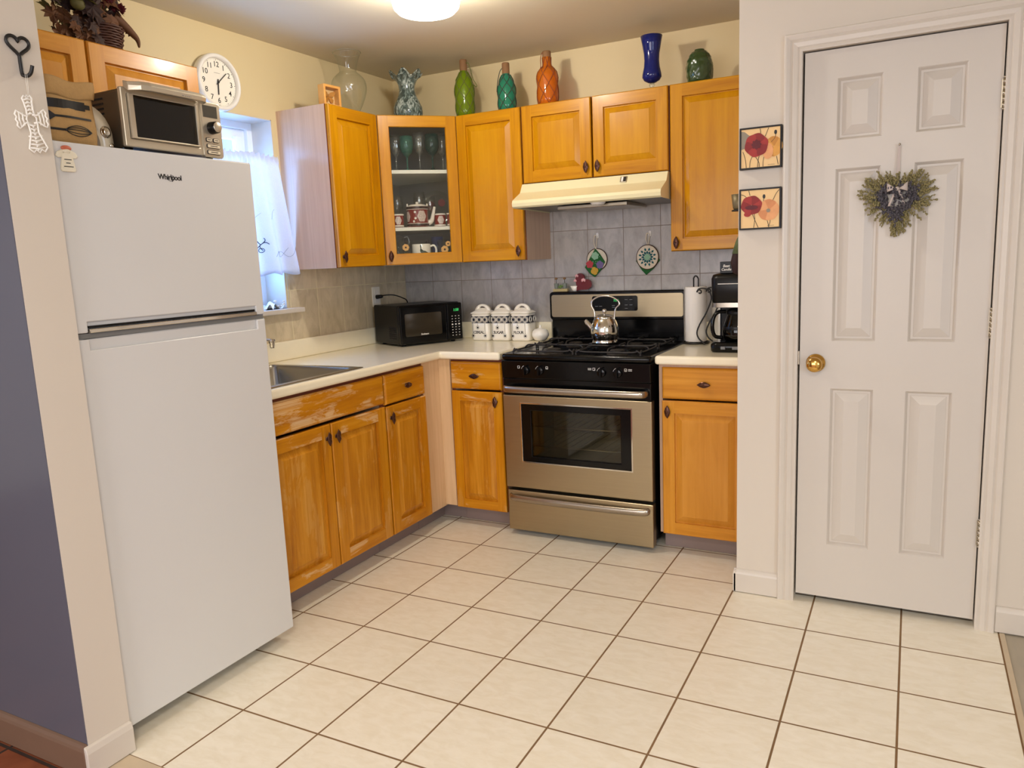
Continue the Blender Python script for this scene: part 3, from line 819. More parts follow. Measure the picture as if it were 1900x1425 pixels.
MB().tube(smooth_path([(0, -0.02, 0.07), (0.04, -0.08, 0.135), (0.10, -0.17, 0.165), (0.16, -0.24, 0.145), (0.165, -0.245, 0.115)], 6), 0.011, 12).build('spout', 'chrome', fc)
hv = MB(); hv.tube(smooth_path([(0.0, 0.0, 0.115), (0.045, 0.028, 0.128), (0.088, 0.052, 0.124)], 6), 0.006, 10)
hv.lathe([(0.0, -0.038), (0.010, -0.037), (0.013, -0.018), (0.016, -0.004), (0.014, 0.004), (0.0, 0.006)], (0.088, 0.055, 0.124), 10, smooth=False)
hv.build('lever', 'chrome', fc)

# ================================================================== APPLIANCES
# refrigerator: top-freezer, front towards +x
FX, FY0, FY1 = 0.130, -1.780, -1.090
fr = thing('refrigerator', 'tall white top-freezer refrigerator standing beside the stub wall', 'refrigerator', (FX, FY0, 0), PI/2)
FW = FY1-FY0
MB().box(0.006, FW-0.006, 0.066, 0.70, 0.030, 1.716).build('body', 'fridge_white', fr, bevel=0.006)
def fridge_door(z0, z1, rz0, rz1, nm):
    """door with a shallow grip recess between rz0 and rz1 at the seam edge"""
    mb = MB(); y0, y1, r = 0.0, 0.062, 0.014
    mb.box(0, FW, y0+0.008, y1, z0, z1)
    x0, x1 = 0.042, FW-0.036
    us, ws = [0, x0, x1, FW], sorted([z0, rz0, rz1, z1])
    ws = [w for i, w in enumerate(ws) if i == 0 or w-ws[i-1] > 1e-6]
    mb2 = MB().slab(us, ws, lambda u, w: not (x0 < u < x1 and rz0 < w < rz1), 'y', 0.0, 0.010)
    mb.v, mb.f, mb.mi, mb.sm = mb2.v, mb2.f, mb2.mi, mb2.sm
    mb.box(0, FW, 0.010, y1, z0, z1)
    return mb.build(nm, 'fridge_white', fr, bevel=0.0035, bseg=3)
fz = fridge_door(1.2145, 1.720, 1.2145, 1.244, 'freezer_door')
fd = fridge_door(0.052, 1.197, 1.166, 1.197, 'fridge_door')
g = MB().box(0.044, FW-0.038, -0.004, 0.008, 1.2135, 1.225)
g.build('freezer_handle', 'chrome', fz, bevel=0.002)
MB().box(0.046, FW-0.040, 0.004, 0.0095, 1.226, 1.233, ).build('grip_reflection', 'black_gloss', fz)  # black strip painting the dark reflection along the chrome grip
MB().box(0.0, FW, 0.008, 0.064, 1.1985, 1.2125).build('seam_gasket', 'fridge_grey', fr)
MB().box(FW-0.05, FW-0.005, 0.010, 0.06, 1.199, 1.2125).build('hinge', 'nickel', fr)
lg = MB(); text_mesh(lg, 'Whirlpool', 0.0215, M_face(0.362, -0.0003, 1.651, '-y'), bold=0.0005, spacing=0.92)
ring_ = [(0.364+0.013*math.cos(a)*(1+0.1*math.sin(a)), -0.0006, 1.6495+0.009*math.sin(a)) for a in [math.radians(200+q*12) for q in range(20)]]
lg.tube(ring_, 0.0007, 5)
lg.build('lettering', 'ink_black', fz)
for q in (0.06, FW-0.06): MB().cyl((q, 0.10, 0.0), (q, 0.10, 0.036), 0.018, 14).build('foot', 'black_satin', fr)
for q in (0.06, FW-0.06): MB().cyl((q, 0.60, 0.0), (q, 0.60, 0.036), 0.018, 14).build('foot', 'black_satin', fr)

# gas stove
SXA, SXB, SYF = 0.362, 1.114, 0.195
st = thing('gas_stove', 'stainless steel and black gas range with kettle on top', 'stove', (SXA, SYF, 0))
SW = SXB-SXA; SD = 0.655
sb = MB().box(0.004, 0.06, 0.045, SD-0.02, 0.045, 0.893).box(SW-0.06, SW-0.004, 0.045, SD-0.02, 0.045, 0.893).box(0.06, SW-0.06, 0.045, SD-0.02, 0.72, 0.893).box(0.06, SW-0.06, 0.045, SD-0.02, 0.045, 0.34).box(0.06, SW-0.06, 0.45, SD-0.02, 0.34, 0.72)
sb.build('body', 'black_satin', st)
cv = MB().box(0.061, SW-0.061, 0.440, 0.449, 0.341, 0.719).box(0.061, 0.066, 0.05, 0.44, 0.341, 0.719).box(SW-0.066, SW-0.061, 0.05, 0.44, 0.341, 0.719).box(0.066, SW-0.066, 0.05, 0.44, 0.341, 0.346)
cv.build('oven_cavity', plain('oven_enamel', (150, 142, 118), 0.4, var=0.1, vscale=8), st)
for q in ((0.05, 0.09), (SW-0.05, 0.09), (0.05, SD-0.08), (SW-0.05, SD-0.08)):
    MB().cyl((q[0], q[1], 0), (q[0], q[1], 0.05), 0.02, 14).build('foot', 'black_satin', st)
MB().box(0.03, SW-0.03, 0.05, 0.06, 0.016, 0.05).build('kick_rail', 'black_satin', st)
# cooktop: shallow tray with raised rim
ck = MB()
def cring(i, z, r): return [(a, b, z) for a, b in rrect(i, SW-i, -0.012+i, 0.595-i, r, 5)]
ck.loft([cring(0.006, 0.886, 0.02), cring(0.0, 0.894, 0.022), cring(0.0, 0.906, 0.022), cring(0.004, 0.914, 0.022), cring(0.014, 0.916, 0.022), cring(0.026, 0.909, 0.022), cring(0.045, 0.905, 0.02)])
ck.build('cooktop', 'black_gloss', st)
# front control panel (slightly sloped)
cp = MB().prism([(-0.004, 0.796), (-0.010, 0.884), (0.05, 0.884), (0.05, 0.796)], 'x', 0.003, SW-0.003)
cpo = cp.build('control_panel', 'black_gloss', st, bevel=0.004)
for kx in (0.133, 0.208, 0.520, 0.598):
    k = MB(); k.lathe([(0.0, 0.0), (0.0205, 0.0), (0.0200, -0.006), (0.017, -0.010), (0.0, -0.011)], (kx, -0.009, 0.838), 24, axis='y')
    k.box(kx-0.0045, kx+0.0045, -0.034, -0.018, 0.818, 0.858)
    k.build('knob', 'black_gloss', st, bevel=0.001)
for kx, s_ in ((0.133, -1), (0.208, 1), (0.520, -1), (0.598, 1)):
    mk = MB()
    cx = kx+s_*0.037; zc = 0.853
    for (a, b, c, d) in ((-0.006, 0.006, 0.005, 0.0065), (-0.006, 0.006, -0.0065, -0.005), (-0.006, -0.0045, -0.0065, 0.0065), (0.0045, 0.006, -0.0065, 0.0065)):
        mk.box(cx+a, cx+b, -0.0090, -0.0085, zc+c, zc+d)
    mk.box(cx+s_*-0.002, cx+s_*-0.002+0.003, -0.0090, -0.0085, zc-0.003, zc)
    arc = [(kx+0.0235*math.cos(a), -0.0088, 0.838+0.0235*math.sin(a)) for a in [math.radians(112+q*10) for q in range(6)]]
    mk.build('burner_marking', 'plastic_white', cpo)
    MB().tube(arc, 0.0009, 5).build('burner_arc', 'plastic_white', cpo); mk = MB()
    if kx > 0.4:
        cx = kx+s_*0.058
        for dz in (0.003, -0.003): mk.box(cx-0.009, cx+0.009, -0.0090, -0.0085, 0.853+dz-0.001, 0.853+dz+0.001)
        mk.build('burner_lettering', 'plastic_white', cpo)
# vent strip
vs = MB().box(0.004, SW-0.004, 0.0, 0.05, 0.715, 0.795)
vso = vs.build('vent_strip', 'black_gloss', st, bevel=0.003)
# oven door
dm = MB().slab([0.0, 0.098, SW-0.098, SW], [0.248, 0.385, 0.672, 0.713], lambda u, w: not (0.098 < u < SW-0.098 and 0.385 < w < 0.672), 'y', -0.004, 0.040)
dmo = dm.build('oven_door', 'steel_brushed', st, bevel=0.004, bseg=3)
MB().slab([0.091, 0.098, SW-0.098, SW-0.091], [0.378, 0.385, 0.672, 0.679], lambda u, w: not (0.098 < u < SW-0.098 and 0.385 < w < 0.672), 'y', -0.0055, 0.0).build('bezel_edge', 'chrome', dmo, bevel=0.001)
bz = MB().slab([0.096, 0.148, SW-0.150, SW-0.096], [0.383, 0.412, 0.640, 0.674], lambda u, w: not (0.148 < u < SW-0.150 and 0.412 < w < 0.640), 'y', -0.001, 0.028)
bz.build('window_bezel', 'black_gloss', dmo, bevel=0.003)
MB().box(0.146, SW-0.148, 0.006, 0.010, 0.410, 0.642).build('window_glass', 'glass_oven' if 'glass_oven' in MATS else glass('glass_oven', (0.66, 0.64, 0.56), (0.40, 0.38, 0.34), 0.03), dmo)
for z in (0.45, 0.55):
    ovi = MB()
    for q in range(12): ovi.cyl((0.15+q*0.0411, 0.06, z), (0.15+q*0.0411, 0.42, z), 0.0022, 6)
    ovi.cyl((0.08, 0.062, z), (SW-0.08, 0.062, z), 0.0035, 8).cyl((0.08, 0.42, z), (SW-0.08, 0.42, z), 0.0035, 8)
    ovi.build('oven_rack', 'nickel', st)
hd = MB(); hp = smooth_path([(0.022, -0.004, 0.748), (0.028, -0.032, 0.749), (0.06, -0.046, 0.749), (0.20, -0.052, 0.749), (SW/2, -0.053, 0.749), (SW-0.20, -0.052, 0.749), (SW-0.06, -0.046, 0.749), (SW-0.028, -0.032, 0.749), (SW-0.022, -0.004, 0.748)], 6)
def flatbar(mb, path, hz, hy):
    n = len(path); rings = []
    for i, p in enumerate(path):
        d = (Vector(path[min(i+1, n-1)])-Vector(path[max(i-1, 0)])).normalized(); nn = Vector((-d.y, d.x, 0))
        rings.append([tuple(Vector(p)+nn*hy*math.cos(a)+Vector((0, 0, hz*math.sin(a)))) for a in [2*PI*k/14 for k in range(14)]])
    return mb.loft(rings)
flatbar(hd, hp, 0.0165, 0.009); hd.build('handle', 'steel', dmo)
# storage drawer with a swept lip handle
dr = MB().box(0.004, SW, -0.002, 0.045, 0.026, 0.232)
dro = dr.build('storage_drawer', 'steel_brushed', st, bevel=0.005, bseg=3)
hd2 = MB(); hp2 = smooth_path([(0.022, 0.0, 0.200), (0.05, -0.014, 0.196), (0.20, -0.020, 0.194), (SW/2, -0.021, 0.194), (SW-0.20, -0.020, 0.194), (SW-0.05, -0.014, 0.196), (SW-0.022, 0.0, 0.200)], 6)
flatbar(hd2, hp2, 0.017, 0.010); hd2.build('handle', 'steel', dro)
# backguard
bgd = MB().prism(rrect(-0.002, SW+0.002, 1.028, 1.180, 0.018, 6), 'y', 0.585, 0.650)
bgo = bgd.build('backguard', 'black_gloss', st, bevel=0.006, bseg=3)
MB().prism(rrect(0.012, SW-0.012, 1.044, 1.164, 0.012, 6), 'y', 0.5815, 0.5852).build('steel_panel', 'steel_brushed', bgo)
MB().box(0.006, SW-0.006, 0.600, 0.648, 0.90, 1.03).build('back_riser', 'black_gloss', st)
dsp = MB().prism(rrect(0.250, 0.502, 1.075, 1.154, 0.010, 5), 'y', 0.5795, 0.5818)
dspo = dsp.build('control_display', 'black_gloss', bgo)
tx = MB(); text_mesh(tx, '7:05', 0.017, M_face(0.385, 0.5790, 1.130), bold=0.0004)
tx.build('clock_digits', 'digit_green', bgo)
for q, (a, b) in enumerate(((0.275, 1.100), (0.298, 1.100), (0.44, 1.134), (0.466, 1.134), (0.44, 1.106), (0.466, 1.106), (0.44, 1.088), (0.37, 1.104), (0.37, 1.094))):
    MB().box(a-0.008, a+0.008, 0.5790, 0.5795, b-0.0012, b+0.0012).build('button_marking', 'button_grey', bgo)
# burners and grates
for bx in (0.212, 0.540):
    for by in (0.150, 0.430):
        b = MB().lathe([(0.0, 0.926), (0.030, 0.926), (0.036, 0.922), (0.036, 0.917), (0.026, 0.916), (0.026, 0.912), (0.046, 0.910), (0.050, 0.905)], (bx, by, 0), 28)
        b.build('burner', 'cast_iron', st)
        gr = MB(); sx, sy = 0.156, 0.130; z = 0.9405; r = 0.0042
        fr_ = [(bx-sx, by-sy, z), (bx+sx, by-sy, z), (bx+sx, by+sy, z), (bx-sx, by+sy, z)]
        for k in range(4):
            a, c = Vector(fr_[k]), Vector(fr_[(k+1) % 4])
            gr.tube([(a.x, a.y, 0.906), (a.x, a.y, 0.925)], r, 8)
            gr.tube(smooth_path([(a.x, a.y, 0.925), tuple(a+(c-a)*0.06-Vector((0, 0, 0.004))), tuple(a+(c-a)*0.14-Vector((0, 0, 0.012))), tuple(a+(c-a)*0.86-Vector((0, 0, 0.012))), tuple(a+(c-a)*0.94-Vector((0, 0, 0.004))), (c.x, c.y, 0.925)], 4), r, 8)
            m = (a+c)/2; cc = Vector((bx, by, z)); d = (cc-m)
            gr.tube(smooth_path([(m.x, m.y, z-0.012), tuple(m+d*0.10+Vector((0, 0, 0.001))), tuple(m+d*0.30+Vector((0, 0, 0.003))), tuple(m+d*0.74+Vector((0, 0, 0.002)))], 4), r, 8)
        gr.build('grate', 'cast_iron', st)

# range hood: sloped front, turned-under lip
HX0, HX1 = 0.349, 1.104
hdx = thing('range_hood', 'cream under-cabinet range hood above the stove', 'range hood', (HX0, 0, 0))
HWd = HX1-HX0
sec = [(0.545, 1.738), (0.520, 1.738), (0.492, 1.694), (0.404, 1.652), (0.397, 1.638), (0.400, 1.622), (0.410, 1.615), (0.850, 1.606), (0.850, 1.738)]
hb = MB()
# shell: front slope and lip, ends, top; open underneath
rings = []
for x, ins in ((0.0, 0.0), (HWd, 0.0)):
    rings.append([(x, y, z) for y, z in sec])
n = len(sec)
vs = rings[0]+rings[1]
hb.add(vs, [(i, i+1, n+i+1, n+i) for i in range(n-1) if i not in (6, 7)], False)
hb.add(rings[0], [tuple(range(n))]); hb.add(rings[1], [tuple(range(n))])
hb.add([(0, 0.410, 1.615), (HWd, 0.410, 1.615), (HWd, 0.425, 1.622), (0, 0.425, 1.622)], [(0, 1, 2, 3)])
hb.build('canopy', 'hood_cream', hdx)
hu = MB().add([(0.004, 0.425, 1.622), (HWd-0.004, 0.425, 1.622), (HWd-0.004, 0.848, 1.612), (0.004, 0.848, 1.612)], [(0, 1, 2, 3)])
hu.build('underside_pan', 'fridge_grey', hdx)  # darker grey stands in for the hood cream in shade
MB().box(0.20, 0.56, 0.50, 0.80, 1.598, 1.616).build('grease_filter', 'nickel', hdx, bevel=0.003)
MB().lathe([(0.0, 1.604), (0.028, 1.606), (0.036, 1.614), (0.036, 1.622)], (0.43, 0.46, 0), 20).build('light_lens', 'plastic_white', hdx)
sw = MB(); yy = lambda z: 0.520-(1.738-z)*(0.028/0.044)
sw.T = Matrix.Translation((0.545, yy(1.716)-0.001, 1.716)) @ Matrix.Rotation(-math.atan2(0.028, 0.044), 4, 'X') @ Matrix.Identity(4)
sw.box(-0.017, 0.017, -0.003, 0.004, -0.017, 0.017)
so = sw.build('switch_plate', 'nickel', hdx, bevel=0.002)
s2 = MB(); s2.T = sw.T; s2.box(-0.010, -0.001, -0.006, -0.002, -0.012, 0.012); s2.build('rocker', 'plastic_white', so)
s2 = MB(); s2.T = sw.T; s2.box(0.002, 0.011, -0.0055, -0.002, -0.012, 0.012); s2.build('rocker', 'ink_black', so)

# microwave, turned into the corner
mw = thing('microwave_oven', 'black countertop microwave oven angled into the counter corner', 'microwave', (-0.327, 0.331, CT1), math.atan2(0.358, 0.178))
MWW, MWD, MWH = 0.400, 0.315, 0.224
MB().box(0.002, MWW-0.002, 0.024, MWD, 0.010, MWH).build('body', 'black_satin', mw, bevel=0.008, bseg=3)
md_ = MB().box(0, MWW*0.745, 0.0, 0.023, 0.012, MWH-0.004)
mdo = md_.build('door', 'black_gloss', mw, bevel=0.008, bseg=3)
MB().prism(rrect(0.030, 0.262, 0.054, 0.178, 0.010, 4), 'y', -0.0012, 0.001).build('window', plain('microwave_glass', (52, 45, 34), 0.10, var=0.04, coat=0.6), mdo)
lt = MB(); text_mesh(lt, 'Sunbeam', 0.0135, M_face(0.150, -0.0014, 0.062), shear=0.25, bold=0.0002); lt.build('lettering', 'plastic_white', mdo)
mp_ = MB().box(MWW*0.75, MWW, 0.0, 0.023, 0.012, MWH-0.004)
mpo = mp_.build('control_panel', 'black_gloss', mw, bevel=0.008, bseg=3)
lt = MB(); text_mesh(lt, '1:58', 0.021, M_face(0.358, -0.0006, 0.180), bold=0.0004, shear=0.1); lt.build('clock_digits', 'digit_green', mpo)
kb = MB()
for r in range(8):
    for c in range(3):
        w, h = (0.008, 0.0036) if r == 3 else (0.005, 0.0016)
        x, z = 0.332+c*0.022, 0.146-r*0.0155
        kb.box(x-w/2-0.001, x+w/2+0.001, -0.0008, 0.0002, z-h, z+h)
kb.build('keypad', 'plastic_white', mpo)
vg = MB()
for r in range(6):
    for c in range(7): vg.box(-0.0004, 0.0022, 0.055+c*0.012, 0.063+c*0.012, 0.04+r*0.012, 0.048+r*0.012)
vg.build('vent_slots', 'dark_gap', mw)
for q in ((0.04, 0.05), (MWW-0.04, 0.05), (0.04, MWD-0.04), (MWW-0.04, MWD-0.04)):
    MB().cyl((q[0], q[1], 0), (q[0], q[1], 0.012), 0.012, 12).build('foot', 'black_satin', mw)
# cord from the wall socket over the top of the microwave, in the microwave's own frame
mi = Matrix.LocRotScale(Vector((-0.327, 0.331, CT1)), Matrix.Rotation(math.atan2(0.358, 0.178), 3, 'Z').to_quaternion(), None).inverted()
cpts = [mi @ Vector(p) for p in ((-0.610, 0.548, 1.188), (-0.575, 0.560, 1.193), (-0.540, 0.590, 1.190), (-0.510, 0.625, 1.172), (-0.500, 0.655, 1.150), (-0.520, 0.690, 1.08), (-0.54, 0.70, 1.0))]
cd = MB(); cd.tube(smooth_path(cpts, 6), 0.0034, 8)
cdo = cd.build('power_cord', 'black_satin', mw)
pl = MB(); pa, pb = mi @ Vector((-0.636, 0.546, 1.184)), mi @ Vector((-0.598, 0.550, 1.187))
pl.cyl(pa, pb, 0.013, 8, r1=0.009); pl.build('plug', 'black_satin', cdo)
ol = thing('wall_outlet', 'cream wall outlet on tile behind the microwave', 'outlet', (XL+0.006, 0.548, 1.185), PI/2)
MB().prism(rrect(-0.036, 0.036, -0.058, 0.058, 0.006), 'y', -0.006, 0.0).build('cover_plate', 'ceramic_white', ol, bevel=0.002)
for z in (0.024, -0.024):
    q = MB().prism(rrect(-0.017, 0.017, z-0.014, z+0.014, 0.006), 'y', -0.008, -0.0055)
    q.build('socket', 'plastic_white', ol)

# toaster oven on the refrigerator
TO = thing('toaster_oven', 'stainless toaster oven with dark glass door on top of refrigerator', 'toaster oven', (0.105, -1.535, 1.7205), PI/2)
TW, TD, THt = 0.352, 0.285, 0.176
MB().box(0.004, TW-0.004, 0.012, TD, 0.012, THt).build('body', plain('toaster_side', (96, 84, 68), 0.35, metal=0.6, var=0.03), TO, bevel=0.010, bseg=3)
slm = MB()
for q in range(4): slm.box(0.0025, 0.0045, 0.085+(q % 2)*0.0, 0.130, 0.110+q*0.014, 0.115+q*0.014)
slm.build('vent_slots', 'dark_gap', TO)
fcm = MB().slab([0.0, 0.018, 0.262, 0.272, TW], [0.012, 0.036, 0.160, THt+0.002], lambda u, w: not (0.018 < u < 0.262 and 0.036 < w < 0.160), 'y', -0.002, 0.014)
fco = fcm.build('front_frame', 'steel_light', TO, bevel=0.004, bseg=3)
dd = MB().slab([0.019, 0.036, 0.254, 0.263], [0.036, 0.041, 0.158, 0.162], lambda u, w: not (0.036 < u < 0.254 and 0.041 < w < 0.158), 'y', -0.008, 0.006)
ddo = dd.build('door', 'steel_light', TO, bevel=0.002)
MB().box(0.034, 0.256, -0.004, 0.0, 0.040, 0.160).build('door_glass', glass('glass_smoked', (0.30, 0.27, 0.22), (0.15, 0.13, 0.11), 0.05), ddo)
tin = MB().box(0.03, 0.255, 0.20, 0.204, 0.03, 0.16)
tin.build('oven_back', 'black_satin', TO)
rk = MB()
for z in (0.070, 0.105):
    rk.cyl((0.048, 0.02, z), (0.246, 0.02, z), 0.0016, 6)
    for q in range(9): rk.cyl((0.056+q*0.022, 0.02, z), (0.056+q*0.022, 0.19, z), 0.001, 5)
rk.build('rack', 'nickel', TO)
hh = MB()
hsec = [(-0.004, 0.176), (-0.048, 0.164), (-0.062, 0.164), (-0.064, 0.178), (-0.056, 0.188), (-0.004, 0.194)]
rg = []
for x, k in ((0.008, 0.35), (0.030, 0.85), (0.055, 1.0), (0.235, 1.0), (0.258, 0.85), (0.272, 0.35)):
    rg.append([(x, -0.004+(y+0.004)*k, z) for y, z in hsec])
hh.loft(rg, smooth=False); hho = hh.build('handle', 'steel_light', ddo, bevel=0.002)
lt = MB(); text_mesh(lt, 'Oster', 0.015, M_face(0.178, -0.0625, 0.173), bold=0.0003, spacing=1.1); lt.build('lettering', 'button_grey', ddo)
pn = MB().prism(rrect(0.274, TW, 0.008, THt+0.004, 0.010), 'y', -0.006, 0.012); pno = pn.build('control_panel', 'steel_light', TO, bevel=0.003)
MB().box(0.283, 0.338, -0.0072, -0.0055, 0.132, 0.168).build('display', plain('lcd_grey', (74, 70, 62), 0.2, var=0.2, vscale=40), pno)
kn = MB().lathe([(0.0, -0.034), (0.015, -0.034), (0.018, -0.030), (0.0195, -0.007), (0.0195, -0.004)], (0.312, 0, 0.100), 24, axis='y')
kn.build('dial', 'black_satin', TO)
MB().lathe([(0.0, -0.0352), (0.0145, -0.0350), (0.0160, -0.0335)], (0.312, 0, 0.100), 24, axis='y').build('dial_cap', 'steel_light', TO)
for (a, b, z) in ((0.284, 0.306, 0.062), (0.312, 0.336, 0.062), (0.285, 0.337, 0.043), (0.285, 0.337, 0.024)):
    bt = MB().prism(rrect(a, b, z-0.0065, z+0.0065, 0.004), 'y', -0.0085, -0.005); bto = bt.build('button', 'ink_black', pno)
    MB().prism(rrect(a+0.0015, b-0.0015, z-0.005, z+0.005, 0.003), 'y', -0.0095, -0.008).build('button_face', 'toaster_cream', bto)
    MB().box((a+b)/2-0.008*(b-a)/0.03, (a+b)/2+0.008*(b-a)/0.03, -0.0099, -0.0094, z-0.001, z+0.001).build('button_mark', 'ink_black', bto)
for q in ((0.03, 0.03), (TW-0.03, 0.03), (0.03, TD-0.03), (TW-0.03, TD-0.03)):
    MB().cyl((q[0], q[1], 0.0), (q[0], q[1], 0.014), 0.011, 12).build('foot', 'black_satin', TO)

# cream bread toaster, end towards the room
BT = thing('bread_toaster', 'cream rounded toaster squeezed between the burlap bag and the toaster oven', 'toaster', (0.070, -1.632, 1.7205), PI/2)
def arch(w, h, n=14):
    pts = [(w*math.cos(PI*i/n)*1.0, max(0.0, h*(0.12+0.88*math.sin(PI*i/n)**0.8))) for i in range(n+1)]
    return [(w, 0.004)]+pts+[(-w, 0.004)]
ar = arch(0.080, 0.116); bb = MB(); bb.prism(ar, 'y', 0.004, 0.24, smooth=True); bto = bb.build('body', 'toaster_cream', BT)
en = MB(); outer_ = arch(0.084, 0.122); inner_ = arch(0.050, 0.078)
n = len(outer_)
en.add([(x, 0.0, z) for x, z in outer_]+[(x, 0.0, z) for x, z in inner_]+[(x, 0.016, z) for x, z in outer_]+[(x, 0.016, z) for x, z in inner_],
       [(i, i+1, n+i+1, n+i) for i in range(n-1)]+[(2*n+i, 2*n+i+1, i+1, i) for i in range(n-1)]+[(n+i, n+i+1, 3*n+i+1, 3*n+i) for i in range(n-1)], True)
en.build('end_trim', 'toaster_cream', BT)
MB().prism(arch(0.042, 0.062), 'y', -0.002, 0.006, smooth=True).build('end_cap', 'toaster_grey', BT, bevel=0.003)
MB().lathe([(0.0, -0.010), (0.009, -0.010), (0.012, -0.007), (0.013, -0.001), (0.017, -0.0005), (0.017, 0.002)], (0.062, 0, 0.050), 20, axis='y').build('browning_dial', 'chrome', BT)
MB().lathe([(0.0, -0.004), (0.006, -0.004), (0.008, 0.001)], (0.076, 0, 0.014), 16, axis='y').build('button', 'chrome', BT)

# ================================================================== CEILING LAMP
lp = thing('ceiling_lamp', 'glowing white drum ceiling lamp mounted above the kitchen floor', 'lamp', (0.43, -0.41, H))
MB().lathe([(0.0, -0.001), (0.125, -0.001), (0.134, -0.010), (0.134, -0.022), (0.0, -0.022)], (0, 0, 0), 40).build('ceiling_plate', 'trim_white', lp)
MB().lathe([(0.128, -0.0225), (0.130, -0.050), (0.130, -0.085), (0.125, -0.104), (0.110, -0.119), (0.085, -0.127), (0.045, -0.130), (0.0, -0.131)], (0, 0, 0), 40).build('diffuser', 'lamp_glow', lp)
bl = bpy.data.lights.new('lamp_bulb', 'POINT'); bl.energy = 49; bl.color = (1.0, 0.925, 0.81); bl.shadow_soft_size = 0.032
blo = bpy.data.objects.new('lamp_bulb', bl); COL.objects.link(blo); blo.location = (0, 0, -0.078); blo.parent = lp

# ================================================================== THINGS ON TOP OF THE CABINETS
CTZ = UZ1
def tie_net(mb, c, prof, n=7, z0=0.0, z1=0.2, r=0.0011, turns=0.5, mi=None, grow=1.012):
    """cord net wound round a bottle: two families of slanted cords"""
    def rad(h):
        for (r0, h0), (r1, h1) in zip(prof[:-1], prof[1:]):
            if h0 <= h <= h1 and h1 > h0: return r0+(r1-r0)*(h-h0)/(h1-h0)
        return prof[-1][0]
    for s_ in (-1, 1):
        for k in range(n):
            pts = []
            for i in range(17):
                h = z0+(z1-z0)*i/16; a = 2*PI*k/n+s_*turns*2*PI*i/16; q = rad(h)*grow+r*0.5
                pts.append((c[0]+q*math.cos(a), c[1]+q*math.sin(a), c[2]+h))
            mb.tube(pts, r, 5, mi=mi)
def net_bottle(loc, prof, neck, gl, cord, label, loop, nturn=0.45, wrap='cork'):
    t = thing('glass_bottle', label, 'bottle', loc, 0, 'netted glass bottles on the wall cabinets')
    MB().lathe(prof, (0, 0, 0), 36).build('bottle', gl, t)
    (nr, nz0, nz1) = neck
    w = MB(); w.lathe([(nr, nz0), (nr*1.02, nz0+0.004), (nr, nz1-0.004), (nr*0.9, nz1), (0.0, nz1)], (0, 0, 0), 20); w.build('neck_wrap', wrap, t)
    nn = MB(); tie_net(nn, (0, 0, 0), prof, 6, 0.006, nz0, 0.0019, nturn)
    nn.build('cord_net', cord, t)
    lo = MB(); lo.tube(smooth_path(loop, 8), 0.0021, 6); lo.build('hanging_cord', cord, t)
    return t
pg = [(0.0, 0.002), (0.040, 0.0), (0.047, 0.004), (0.050, 0.03), (0.051, 0.09), (0.0525, 0.13), (0.051, 0.16), (0.044, 0.19), (0.030, 0.215), (0.020, 0.235), (0.018, 0.25), (0.018, 0.29)]
net_bottle((-0.026, 0.630, CTZ+0.001), pg, (0.0195, 0.232, 0.294), 'glass_green', 'twine_green', 'olive green netted glass bottle with cork-brown neck and a long cord loop',
           [(0.018, -0.004, 0.275), (0.034, -0.004, 0.270), (0.046, -0.004, 0.235), (0.058, -0.004, 0.19), (0.078, -0.002, 0.155), (0.070, -0.004, 0.150), (0.048, -0.006, 0.175), (0.030, -0.012, 0.215), (0.019, -0.012, 0.235)])
pt_ = [(0.0, 0.002), (0.036, 0.0), (0.044, 0.004), (0.047, 0.03), (0.0475, 0.08), (0.047, 0.115), (0.040, 0.145), (0.030, 0.168), (0.020, 0.185), (0.0175, 0.20), (0.0175, 0.236)]
net_bottle((0.226, 0.630, CTZ+0.001), pt_, (0.0195, 0.182, 0.241), 'glass_teal', 'twine_dark', 'teal netted glass bottle with brown wrapped neck, middle of the three bottles',
           [(-0.016, -0.010, 0.215), (-0.026, -0.016, 0.20), (-0.036, -0.022, 0.16), (-0.042, -0.024, 0.12), (-0.046, -0.02, 0.10)])
po = [(0.0, 0.002), (0.042, 0.0), (0.050, 0.004), (0.053, 0.03), (0.0535, 0.09), (0.0535, 0.135), (0.051, 0.155), (0.042, 0.172), (0.027, 0.183), (0.0215, 0.195), (0.0205, 0.215), (0.0215, 0.232), (0.020, 0.252)]
net_bottle((0.459, 0.630, CTZ+0.001), po, (0.0215, 0.232, 0.262), 'glass_orange', 'twine_rust', 'orange netted glass bottle above the two-door cabinet over the hood',
           [(-0.010, -0.016, 0.255), (-0.022, -0.012, 0.25), (-0.030, -0.010, 0.225), (-0.028, -0.014, 0.19), (-0.034, -0.02, 0.165)], 0.40)
# cobalt vase
t = thing('vase', 'cobalt blue flared glass vase on short clear stem above the cabinets', 'vase', (1.002, 0.622, CTZ+0.001))
pb = [(0.0, 0.034), (0.018, 0.036), (0.036, 0.046), (0.045, 0.060), (0.044, 0.075), (0.037, 0.105), (0.0345, 0.135), (0.036, 0.165), (0.043, 0.205), (0.0505, 0.243), (0.0490, 0.243), (0.041, 0.205), (0.034, 0.165), (0.0325, 0.135), (0.035, 0.105), (0.042, 0.075), (0.043, 0.062), (0.030, 0.048), (0.0, 0.042)]
MB().lathe(pb, (0, 0, 0), 40).build('bowl', 'glass_cobalt', t)
MB().lathe([(0.0, 0.0), (0.036, 0.0), (0.036, 0.003), (0.014, 0.008), (0.010, 0.016), (0.014, 0.024), (0.011, 0.033), (0.0, 0.034)], (0, 0, 0), 28).build('stem', 'glass_crystal', t)
